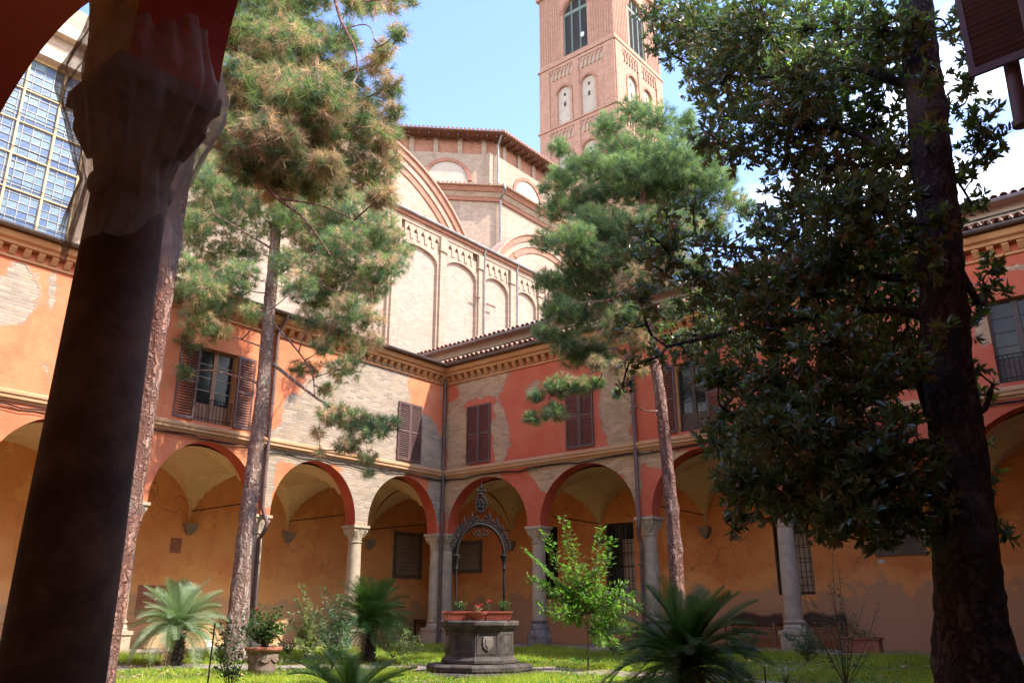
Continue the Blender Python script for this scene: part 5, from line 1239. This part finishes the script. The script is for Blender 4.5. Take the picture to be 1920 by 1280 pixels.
yt = bpy.data.objects[-1] if False else [o for o in bpy.data.objects if o.name.startswith('young_tree')][0]
tmp = shrub('tmp', 'x', 'x', bx, stems[1:], 'leaf_fresh', .088, 140, .010, spread=.20)
for ch_ in list(tmp.children): ch_.parent = yt; ch_.name = 'shoots' if ch_.name.startswith('stems') else 'crown'
bpy.data.objects.remove(tmp)
for ch_ in list(yt.children):
    if ch_.name.startswith('foliage'): bpy.data.objects.remove(ch_)
    elif ch_.name.startswith('stems'): ch_.name = 'trunk'
# pale shrub and blue-grey shrub between pine and dark cycad
b_, st = fan(575, 1238, 19.5, [(565, 1095), (555, 1120), (580, 1130), (545, 1150), (600, 1140), (560, 1180), (590, 1170), (610, 1165), (575, 1160), (552, 1200), (595, 1200)]); shrub('garden_shrub', 'pale sunlit leafy shrub against the orange wall beside the left pine', 'shrub', b_, st, 'leaf_pale', .085, 110, .008, spread=.12)
b_, st = fan(622, 1255, 17.8, [(606, 1100), (636, 1115), (655, 1150), (590, 1150), (640, 1170), (620, 1140), (600, 1190), (660, 1190), (665, 1160), (610, 1170), (645, 1205)]); shrub('garden_shrub', 'dull blue green shrub leaning in front of the dark cycad', 'shrub', b_, st, 'leaf_grey', .085, 100, .008, spread=.12)
b_, st = fan(735, 1232, 19.6, [(700, 1185), (720, 1175), (745, 1170), (765, 1180), (785, 1195), (755, 1200), (775, 1210), (795, 1212), (730, 1195), (710, 1205)]); shrub('garden_shrub', 'low bushy bright shrub to the left of the well steps', 'shrub', b_, st, 'leaf_pale', .06, 90, .006, spread=.16)
# rose shrubs near the frame's lower left
b_, st = fan(430, 1300, 12.5, [(410, 1150), (440, 1160), (402, 1180), (455, 1180), (425, 1165), (470, 1210), (415, 1210), (440, 1195)], dj=.15); shrub('rose_bush', 'thin bare stemmed rose with dark leaves left of the clay pot', 'rose bush', b_, st, 'leaf_mid', .065, 60, .007, spread=.10)
o = obj('garden_stake', MB().tube([(0, 0, 0), (.01, .01, .95)], .012, 8), M['wood_dark'], loc=tuple(onD(388, 1290, 13.0) * [1, 1, 0] + np.array([0, 0, .2])), label='tall thin wooden stake standing left of the bare rose stems', cat='stake')
# clay pot with its plant
PP = onD(490, 1265, 17.0); pz = G0(PP[0], PP[1])
pot = empty('clay_pot', 'large weathered terracotta pot on the grass left of the well', 'pot', (PP[0], PP[1], pz))
b = MB(); b.lathe([(.20, 0), (.235, .06), (.25, .10), (.245, .13), (.28, .34), (.275, .36), (.285, .40), (.325, .41), (.335, .44), (.325, .47), (.29, .47), (.285, .43)], 36); obj('pot_body', b, M['terracotta_old'], pot, auto=35)
b = MB(); b.lathe([(.318, .405), (.34, .43), (.34, .46), (.318, .478)], 36); obj('rim', b, M['terracotta'], pot, auto=35)
for k in range(8):
    a = k * PI / 4; b = MB(); b.tube([(.272 * math.cos(a + t * .12), .272 * math.sin(a + t * .12), .27 - .05 * math.sin(PI * t / 6)) for t in range(7)], .014, 6); obj('garland', b, M['terracotta_old'], pot)
obj('soil', MB().lathe([(.27, .40), (.27, .43)], 24), M['soil'], pot)
p0 = np.array([PP[0], PP[1], pz + .42]); st = []
for k in range(26):
    a = k * 2.4; r = .15 + .45 * rng.random(); h = .25 + .55 * rng.random(); st.append([p0, p0 + np.array([r * .4 * math.cos(a), r * .4 * math.sin(a), h * .6]), p0 + np.array([r * math.cos(a), r * math.sin(a), h])])
fl = onD(478, 1144, 17.0)
st.append([p0, (p0 + fl) / 2, fl])
shrub('potted_rose', 'dark leafy rose with a red bloom growing in the large clay pot', 'potted plant', p0, st, 'leaf_mid', .09, 36, .008, spread=.12, flowers=[fl + np.array([.01 * k, 0, .012 * k]) for k in range(3)])
# right hand side saplings
b_, st = fan(1587, 1290, 13.5, [(1560, 1030), (1572, 1060), (1620, 1130), (1650, 1125), (1520, 1120), (1540, 1150), (1600, 1150), (1640, 1190), (1530, 1190), (1555, 1090), (1580, 1120), (1500, 1090)], dj=.25); shrub('thin_sapling', 'spindly sapling with sparse leaves standing in shade left of the magnolia trunk', 'sapling', b_, st, 'leaf_mid', .055, 34, .007, spread=.07)
b_, st = fan(1515, 1240, 15.5, [(1480, 1195), (1500, 1180), (1520, 1185), (1535, 1200), (1545, 1215), (1500, 1205), (1470, 1190), (1525, 1205), (1510, 1170)], dj=.2); shrub('garden_shrub', 'low grey green shrub at the foot of the right column', 'shrub', b_, st, 'leaf_grey', .06, 70, .005, spread=.12)
b_, st = fan(1400, 1235, 14.5, [(1370, 1190), (1385, 1180), (1400, 1190), (1415, 1185), (1420, 1205), (1375, 1210), (1360, 1200)], dj=.2); shrub('garden_shrub', 'dark low shrub behind the large shadowed cycad', 'shrub', b_, st, 'leaf_mid', .06, 80, .005, spread=.12)
b_ = onD(1470, 1240, 15.0); b_[2] = G0(b_[0], b_[1]); ag = empty('agave_plant', 'small agave with pale striped arching leaves beside the grey shrub', 'agave', tuple(b_))
for k in range(9):
    a = k * 2.4; b = MB(); pts = [(0, 0, 0), (.10 * math.cos(a), .10 * math.sin(a), .20), (.22 * math.cos(a), .22 * math.sin(a), .28), (.34 * math.cos(a), .34 * math.sin(a), .18)]
    q = smooth_path(pts, 5); m = len(q)
    for j in range(m - 1):
        w0 = .028 * (1 - (j / m) ** 2); w1 = .028 * (1 - ((j + 1) / m) ** 2); s_ = np.array([-math.sin(a), math.cos(a), 0])
        b.poly([q[j] - s_ * w0, q[j] + s_ * w0, q[j + 1] + s_ * w1, q[j + 1] - s_ * w1])
    obj('blade', b, M['leaf_pale'], ag)
obj('garden_stake', MB().tube([(0, 0, 0), (.005, 0, .34)], .012, 8), M['wood_dark'], loc=(*onD(1437, 1300, 13.2)[:2], .22), label='short dark stake in the shaded grass right of the big cycad', cat='stake')
obj('garden_stake', MB().lathe([(.03, 0), (.045, .10), (.035, .20), (.012, .30)], 10), M['wood_dark'], loc=(*onD(1366, 1240, 15.0)[:2], .25), label='stubby dark peg at the edge of the sunlit grass', cat='stake')
# low plants along the walks
for (px, d, lab) in ((1150, 22.5, 'round clump in a low pot between the second and third right columns'), (1215, 20.5, 'dark leafy clump beside the third right column'), (540, 22.6, 'small leafy clump at the foot of the left walk')):
    c = onD(px, 1225, d); z = G0(c[0], c[1]); st = []
    for k in range(14):
        a = k * 2.4; st.append([np.array([c[0], c[1], z]), np.array([c[0] + .12 * math.cos(a), c[1] + .12 * math.sin(a), z + .2]), np.array([c[0] + .3 * math.cos(a), c[1] + .3 * math.sin(a), z + .25 + .15 * rng.random()])])
    shrub('leafy_clump', lab, 'plant', (c[0], c[1], z), st, 'leaf_mid', .07, 16, .005, spread=.08)

# ------------------------------------------------------------------ the well
wz = .19; well = empty('stone_well', 'octagonal stone well with an ornate wrought iron arch over it', 'well', (WX, WY, wz), R(12))
n8 = 8; ph = PI / 8 + R(0); well.scale = (.91, .91, 1)
def oct_(prof, name, mat='stone_well', **kw): b = MB(); b.lathe(prof, 8, ph=ph); return obj(name, b, M[mat], well, bevel=.008, **kw)
oct_([(1.55, -.12), (1.55, .03), (1.50, .06)], 'lower_step'); oct_([(1.12, .061), (1.15, .09), (1.15, .16), (1.10, .20)], 'upper_step')
oct_([(.80, .201), (.82, .22), (.82, .27), (.77, .31), (.74, .33), (.735, .79), (.76, .82)], 'wellhead')
oct_([(.765, .821), (.80, .84), (.86, .90), (.86, .96), (.83, .985), (.60, .985)], 'rim')
b = MB(); b.lathe([(.52, .986), (.50, .992)], 8, ph=ph); obj('lid', b, M['dark'], well)
for k in range(8):
    a = ph + PI / 8 + k * PI / 4; rr = .735 * math.cos(PI / 8)
    f = MB(); hw = .20
    for (x0_, x1_, z0_, z1_) in ((-hw - .04, -hw, .38, .76), (hw, hw + .04, .38, .76), (-hw, hw, .38, .41), (-hw, hw, .73, .76)): f.box(x0_, x1_, -.012, .015, z0_, z1_)
    obj('panel_frame', f, M['stone_well'], well, loc=(rr * math.cos(a), rr * math.sin(a), 0), rz=a + PI / 2)
    if k % 2 == 0:
        f = MB(); f.prism([(-.10, .70), (.10, .70), (.12, .62), (.10, .50), (.0, .43), (-.10, .50), (-.12, .62)], -.03, .01); f.prism([(-.06, .66), (.06, .66), (.06, .55), (0, .48), (-.06, .55)], -.045, -.0301)
        obj('carved_shield', f, M['stone_dark'], well, loc=(rr * math.cos(a), rr * math.sin(a), 0), rz=a + PI / 2, bevel=.008)
# iron arch, standing across the view
def spiral(cx, cz, r, turns, dirn, start, n=26):
    return [(cx + r * (1 - .8 * k / n) * math.cos(start + dirn * turns * 2 * PI * k / n), 0, cz + r * (1 - .8 * k / n) * math.sin(start + dirn * turns * 2 * PI * k / n)) for k in range(n + 1)]
arz = YAW - R(12) + R(4); hw = .53
zs = 2.43 - wz; ztp = 3.04 - wz
ring_ = [(-hw * math.cos(PI * k / 28), 0, zs + (ztp - zs) * math.sin(PI * k / 28)) for k in range(29)]
b = MB(); b.tube(ring_, .034, 8); b.tube([(p[0] * 1.09, 0, zs + (p[2] - zs) * 1.09) for p in ring_], .014, 6); obj('iron_arch', b, M['iron'], well, rz=arz, auto=50)
for sg in (-1, 1):
    b = MB(); b.tube([(sg * hw, 0, -.02 if sg > 0 else .98), (sg * hw, 0, zs)], .026, 10); b.lathe([(.03, zs - .30), (.05, zs - .27), (.03, zs - .24), (.045, zs - .10), (.085, zs - .04), (.085, zs), (.04, zs + .02)], 12, (sg * hw, 0)); b.lathe([(.055, .985), (.055, 1.02), (.03, 1.05)], 12, (sg * hw, 0))
    obj('iron_post', b, M['iron'], well, rz=arz, auto=40)
for t in (.10, .2, .30, .40, .60, .70, .8, .90):
    a = PI * t; ex = -(hw + .10) * math.cos(a); ez = zs + (ztp - zs + .10) * math.sin(a); sgn = -1 if t < .5 else 1
    b = MB(); b.tube(spiral(ex - .05 * sgn * 0, ez, .085, 1.6, sgn, a + PI if sgn < 0 else -a), .016, 6); b.tube(spiral(ex + .09 * sgn * math.sin(a), ez - .03 - .05 * abs(math.cos(a)), .06, 1.4, -sgn, a), .013, 6); b.lathe([(.004, ez + .07), (.03, ez + .10), (.012, ez + .13), (.02, ez + .15), (.003, ez + .19)], 8, (ex, 0))
    obj('iron_scroll', b, M['iron'], well, rz=arz)
b = MB(); zt_ = ztp + .05
b.tube(spiral(-.09, zt_ + .05, .09, 1.5, -1, 0), .017, 6); b.tube(spiral(.09, zt_ + .05, .09, 1.5, 1, PI), .017, 6)
for sg in (-1, 1): b.tube([(sg * x, 0, z) for x, z in ((0, ztp - .24), (.07, ztp - .20), (.14, ztp - .23), (.17, ztp - .17), (.13, ztp - .13), (.10, ztp - .16))], .018, 6); b.tube([(0, 0, ztp - .02), (sg * .06, 0, ztp - .10), (0, 0, ztp - .2)], .014, 6)
obj('iron_scroll', b, M['iron'], well, rz=arz)
b = MB(); el = [(.125 * math.cos(2 * PI * k / 24), 0, zt_ + .36 + .165 * math.sin(2 * PI * k / 24)) for k in range(25)]; b.tube(el, .022, 8)
b.prism([(.09 * math.cos(2 * PI * k / 20), zt_ + .36 + .125 * math.sin(2 * PI * k / 20)) for k in range(20)], -.012, .012)
for k in range(5): a = k * 2 * PI / 5 + .3; b.lathe([(.002, zt_ + .33 + .07 * math.sin(a)), (.028, zt_ + .355 + .07 * math.sin(a)), (.002, zt_ + .385 + .07 * math.sin(a))], 8, (.05 * math.cos(a), -.02))
obj('iron_medallion', b, M['iron'], well, rz=arz)
b = MB(); zf = zt_ + .53; b.lathe([(.02, zf), (.045, zf + .03), (.02, zf + .06), (.012, zf + .12), (.03, zf + .17), (.004, zf + .27)], 10)
b.tube([(-.09, 0, zf + .10), (0, 0, zf + .11), (.09, 0, zf + .10)], [.024, .014, .024], 8)
for sg in (-1, 1): b.lathe([(.004, zf + .06), (.024, zf + .10), (.004, zf + .15)], 8, (sg * .095, 0))
obj('iron_finial', b, M['iron'], well, rz=arz)

# planters on the rim
def planter(label, x, y, rz, w=.5, d=.2, h=.17, round_=False, z=None):
    z = wz + .987 if z is None else z; t = empty('flower_planter', label, 'planter', (x, y, z), rz, 'terracotta planters on the well rim')
    if round_:
        b = MB(); b.lathe([(.10, 0), (.17, .11), (.18, .112), (.20, .155), (.185, .16), (.16, .13)], 28); obj('pot_body', b, M['plastic_pot'], t, auto=40); obj('soil', MB().lathe([(.155, .12), (.155, .135)], 20), M['soil'], t); return z + .13
    b = MB(); i = len(b.v); k = .86
    for (f, zz) in ((k, 0), (1, h - .03)):
        b.v += [(-w / 2 * f, -d / 2 * f, zz), (w / 2 * f, -d / 2 * f, zz), (w / 2 * f, d / 2 * f, zz), (-w / 2 * f, d / 2 * f, zz)]
    for q in range(4): b.f.append((q, (q + 1) % 4, 4 + (q + 1) % 4, 4 + q)); b.m.append(0)
    b.f.append((3, 2, 1, 0)); b.m.append(0)
    for s_ in (-1, 1):
        n = 13
        for q in range(n):
            f = (q + .5) / n * 2 - 1; b.tube([(f * w / 2 * k, s_ * d / 2 * k - s_ * .001, .01), (f * w / 2 * .98, s_ * d / 2 * .985, h - .03)], .009, 5)
    obj('pot_body', b, M['plastic_pot'], t)
    b = MB(); e_ = .014; b.box(-w / 2 - e_, w / 2 + e_, -d / 2 - e_, -d / 2 + .012, h - .032, h); b.box(-w / 2 - e_, w / 2 + e_, d / 2 - .012, d / 2 + e_, h - .032, h); b.box(-w / 2 - e_, -w / 2 + .012, -d / 2 + .012, d / 2 - .012, h - .032, h); b.box(w / 2 - .012, w / 2 + e_, -d / 2 + .012, d / 2 - .012, h - .032, h)
    obj('rim', b, M['plastic_pot'], t); obj('soil', MB().box(-w / 2 + .012, w / 2 - .012, -d / 2 + .012, d / 2 - .012, h - .06, h - .03), M['soil'], t)
    return z + h - .03
def wpt(r_, f_): # right, toward camera offsets from the well centre
    return WX + _R[0] * r_ - _F0[0] * f_, WY + _R[1] * r_ - _F0[1] * f_
def small_plant(label, x, y, z, R_, H_, mat, nst=12, nl=10, ls=.05, fl=0):
    st = []
    for k in range(nst):
        a = k * 2.4; r = R_ * math.sqrt((k + .5) / nst); st.append([np.array([x + r * .2 * math.cos(a), y + r * .2 * math.sin(a), z]), np.array([x + r * .6 * math.cos(a), y + r * .6 * math.sin(a), z + H_ * .5]), np.array([x + r * math.cos(a), y + r * math.sin(a), z + H_ * (.7 + .4 * rng.random())])])
    shrub('potted_plant', label, 'potted plant', (x, y, z), st, mat, ls, nl, .004, spread=.05, flowers=[st[i % nst][2] + np.array([0, 0, .02 + .01 * i]) for i in range(fl)], wide=1.7)
x, y = wpt(-.44, .37); z = planter('left terracotta trough on the well rim holding a green geranium', x, y, YAW, .52); small_plant('bushy green geranium in the left trough', *wpt(-.38, .37), z, .17, .22, 'leaf_mid')
x, y = wpt(-.02, .47); z = planter('small round bowl between the two troughs on the well', x, y, YAW, round_=True); small_plant('reddish little succulent in the round bowl', x, y, z, .09, .12, 'needle_dead', 7, 6, .035, fl=4)
x, y = wpt(.38, .36); z = planter('right terracotta trough on the well rim holding geraniums', x, y, YAW, .52); small_plant('green geranium at the right end of the right trough', *wpt(.47, .36), z, .14, .22, 'leaf_mid'); small_plant('small geranium with a red bloom at the left end of the right trough', *wpt(.19, .38), z, .05, .18, 'leaf_mid', 5, 6, .04, fl=2)

# ------------------------------------------------------------------ things in the walks
def bench(label, x, y, rz, w=1.5):
    t = empty('wooden_bench', label, 'bench', (x, y, Z0), rz, 'benches in the right hand walk')
    for k in range(4): obj('seat_slat', MB().box(-w / 2, w / 2, -.42 + k * .11, -.33 + k * .11, .42, .445), M['wood'], t, bevel=.004)
    b = MB(); n = 24; out = [(-w / 2, .60)] + [(-w / 2 + w * k / n, .86 + .05 * math.cos(PI * 2 * k / n * 1.5 + PI) + .04 * math.sin(PI * k / n)) for k in range(n + 1)] + [(w / 2, .60)]
    b.prism(out, .035, .06); obj('backrest', b, M['wood_dark'], t)
    b = MB(); b.prism([(x_, z_ + .02) for x_, z_ in out[1:-1]] + [(x_, z_ - .03) for x_, z_ in out[1:-1][::-1]], .02, .034); obj('top_rail', b, M['wood'], t)
    obj('lower_rail', MB().box(-w / 2, w / 2, .03, .06, .50, .55), M['wood'], t)
    for s_ in (-1, 1):
        xx = s_ * (w / 2 - .03)
        b = MB().box(xx - .03, xx + .03, .06, .11, 0, .9); obj('leg', b, M['wood'], t); b = MB().box(xx - .03, xx + .03, -.42, -.36, 0, .64); obj('leg', b, M['wood'], t)
        b = MB().box(xx - .035, xx + .035, -.44, .059, .641, .675); obj('armrest', b, M['wood'], t, bevel=.006)
bench('wooden bench with curved back left of the third right column', 9.1, 3.3, 0); bench('wooden bench with curved back right of the third right column', 10.95, 3.3, 0, 1.3)
c = onY(1655, 1230, 2.6); t = empty('flower_planter', 'long terracotta trough on the walk in front of the stained orange wall', 'planter', (c[0], 1.2, Z0), 0)
b = MB(); b.box(-.42, .42, -.16, .16, 0, .30); obj('pot_body', b, M['terracotta'], t, bevel=.02); obj('rim', MB().box(-.45, .45, -.19, .19, .301, .35), M['terracotta'], t, bevel=.01); obj('soil', MB().box(-.40, .40, -.14, .14, .351, .356), M['soil'], t)
small_plant('sprouting plant in the long terracotta trough', c[0], 1.2, Z0 + .35, .25, .16, 'leaf_mid', 10, 8, .05)
# dark table with clutter deep in the corner walk
t = empty('wooden_table', 'dark table with things on it deep in the corner of the left walk', 'table', (-2.9, 2.6, Z0), 0)
obj('tabletop', MB().box(-.6, .6, -.35, .35, .70, .74), M['wood_dark'], t)
for sx in (-1, 1):
    for sy in (-1, 1): obj('leg', MB().box(sx * .55 - .03, sx * .55 + .03, sy * .3 - .03, sy * .3 + .03, 0, .70), M['wood_dark'], t)
for k, (xx, m_, lb) in enumerate(((-3.2, 'paper', 'white box standing under the dark corner table'), (-2.75, 'red_flower', 'red box standing under the dark corner table'))):
    obj('storage_box', MB().box(-.13, .13, -.12, .12, 0, .28).box(-.14, .14, -.13, .13, .281, .31), M[m_], loc=(xx, 2.5, Z0), label=lb, cat='box')
obj('stone_block', MB().box(-.3, .3, -.25, .25, 0, .38).box(-.26, .26, -.21, .21, .381, .42), M['stone'], loc=(-.9, .55, Z0), label='low pale stone block on the walk just left of the corner column', cat='stone block', bevel=.015)
# stone kerb of the two walks
for k in range(20): obj('kerb_stone', MB().box(.004, .896, -.09, -.006, .0, Z0 - .0 + .004), M['stone'], left, loc=(-18.2 + k * .91, 0, 0), bevel=.008)
for k in range(21): obj('kerb_stone', MB().box(.1 + .004, .996, -.09, -.006, .0, Z0 + .004), M['stone'], right, loc=(k * .91, 0, 0), bevel=.008)
# wellside flagstones
# ------------------------------------------------------------------ net over the near capital
def net():
    c = np.array([15.89, -18.54, 0]); n = 96; prof = [(.255, 3.98), (.275, 3.88), (.30, 3.78), (.33, 3.66), (.33, 3.56), (.28, 3.40), (.225, 3.20), (.195, 3.12), (.212, 3.00), (.225, 2.90), (.235, 2.80)]
    V = []; F = []
    for j, (r, z) in enumerate(prof):
        for k in range(n):
            a = 2 * PI * k / n; sq = 1 / max(abs(math.cos(a)), abs(math.sin(a))); bl = math.exp(-((z - 3.70) / .22) ** 2)
            rr = 1.05 * r * (1 + bl * .34 * (sq - 1)) * (1 + .06 * math.sin(6 * a + j * .3) + .035 * math.sin(17 * a - j * .5) + .02 * math.sin(31 * a))
            if j >= 8: rr *= 1 + .05 * math.sin(9 * a + 1)
            zz = z + (.10 * math.sin(a * 2 + 1) + .05 * math.sin(5 * a)) * (j / 10) ** 3 + (.05 * math.sin(a * 3) if j == 0 else 0)
            V.append((c[0] + rr * math.cos(a), c[1] + rr * math.sin(a), zz))
    for j in range(len(prof) - 1):
        for k in range(n): a = j * n + k; b_ = j * n + (k + 1) % n; F.append((a, b_, b_ + n, a + n))
    o = place('protective_net', np_mesh('protective_net', V, F, M['net'], smooth=True), label='crumpled translucent net wrapped round the capital of the dark near column', cat='net')
    b = MB(); p = onD(293, 145, 3.75)
    dr_ = np.array([_F0[0], _F0[1], 0]) * -1
    b.tube([p, p + dr_ * .004], .016, 16); o2 = obj('washer', b, M['paper'], o); b = MB(); b.tube([p + dr_ * .0045, p + dr_ * .007], .006, 10); obj('nail', b, M['dark'], o)
net()

# ------------------------------------------------------------------ grass
def grass(n):
    # only where the ground shows; blades thin out on the path and round the well
    X_ = rng.random(n * 3) * 19.0 + .12; Y_ = -rng.random(n * 3) * 14.5 - .12
    dd = np.hypot(X_ - CAM[0], Y_ - CAM[1]); keep = rng.random(n * 3) < np.clip(14 / dd, .2, 1) ** .5
    lat = (X_ - CAM[0]) * _R[0] + (Y_ - CAM[1]) * _R[1]; fw = (X_ - CAM[0]) * _F0[0] + (Y_ - CAM[1]) * _F0[1]
    keep &= (fw > 5) & (abs(lat) < fw * .66)
    keep &= np.hypot(X_ - WX, Y_ - WY) > 1.55
    patch = .5 + .5 * np.sin(X_ * 1.3 + 2 * np.sin(Y_ * .9)) * np.sin(Y_ * 1.1 + 1.5 * np.sin(X_ * .7)); keep &= rng.random(n * 3) < .10 + .9 * patch ** 1.4
    pd = np.min(np.hypot(X_[:, None] - path_pts[None, ::4, 0], Y_[:, None] - path_pts[None, ::4, 1]), 1); keep &= (pd > .6) | (rng.random(n * 3) < .06)
    X_ = X_[keep]; Y_ = Y_[keep]; patch = patch[keep]; m = len(X_); Z_ = gh(X_, Y_)
    edge = np.exp(-(np.minimum(X_, -Y_) / 1.2) ** 2)
    h = (.03 + .06 * rng.random(m)) * (.35 + 1.1 * patch) + edge * .16 * rng.random(m) + (rng.random(m) < .02) * .10
    a = rng.random(m) * 6.28; w = .0045 + .004 * rng.random(m); ln = rng.normal(size=(m, 2)) * .45
    B = np.stack([X_, Y_, Z_], 1); s = np.stack([np.cos(a) * w, np.sin(a) * w, np.zeros(m)], 1); tip = B + np.stack([ln[:, 0] * h, ln[:, 1] * h, h], 1)
    V = np.stack([B - s, B + s, tip], 1).reshape(-1, 3); F = np.arange(m * 3).reshape(-1, 3)
    print('grass', m); place('grass', np_mesh('grass', V, F, M['grass']), kind='stuff')
grass(260000)
# weeds with small round leaves among the grass
m = 5200; X_ = rng.random(m) * 17 + .3; Y_ = -rng.random(m) * 12 - .3
pd = np.min(np.hypot(X_[:, None] - path_pts[None, ::4, 0], Y_[:, None] - path_pts[None, ::4, 1]), 1); k_ = (pd > .55) & (np.hypot(X_ - WX, Y_ - WY) > 1.6); X_, Y_ = X_[k_], Y_[k_]; m = len(X_)
P_ = np.stack([X_, Y_, gh(X_, Y_) + .01], 1); bs, x1, y1, z1, s1 = rosettes(P_, np.tile([0, 0, 1.], (m, 1)) + rng.normal(size=(m, 3)) * .1, 6, .055, .9)
V, F = leaf_cloud(bs, x1, y1, z1, s1, LT_V * np.array([1.6, 1, 1])); place('weeds', np_mesh('weeds', V, F, M['leaf_fresh']), kind='stuff')

# fallen leaves and needles
m = 2600; X_ = rng.random(m) * 18 + .3; Y_ = -rng.random(m) * 14 - .3; k_ = np.hypot(X_ - WX, Y_ - WY) > 1.5; X_, Y_ = X_[k_], Y_[k_]; m = len(X_)
P_ = np.stack([X_, Y_, gh(X_, Y_) + .012 + .03 * rng.random(m)], 1); d_ = rng.normal(size=(m, 3)) * [1, 1, .2]; x1, y1, z1 = leaf_frames(d_, np.tile([0, 0, 1.], (m, 1)) + rng.normal(size=(m, 3)) * .3)
V, F = leaf_cloud(P_, x1, y1, z1, .07 + .06 * rng.random(m)); place('fallen_leaves', np_mesh('fallen_leaves', V, F, M['needle_dead']), kind='stuff')
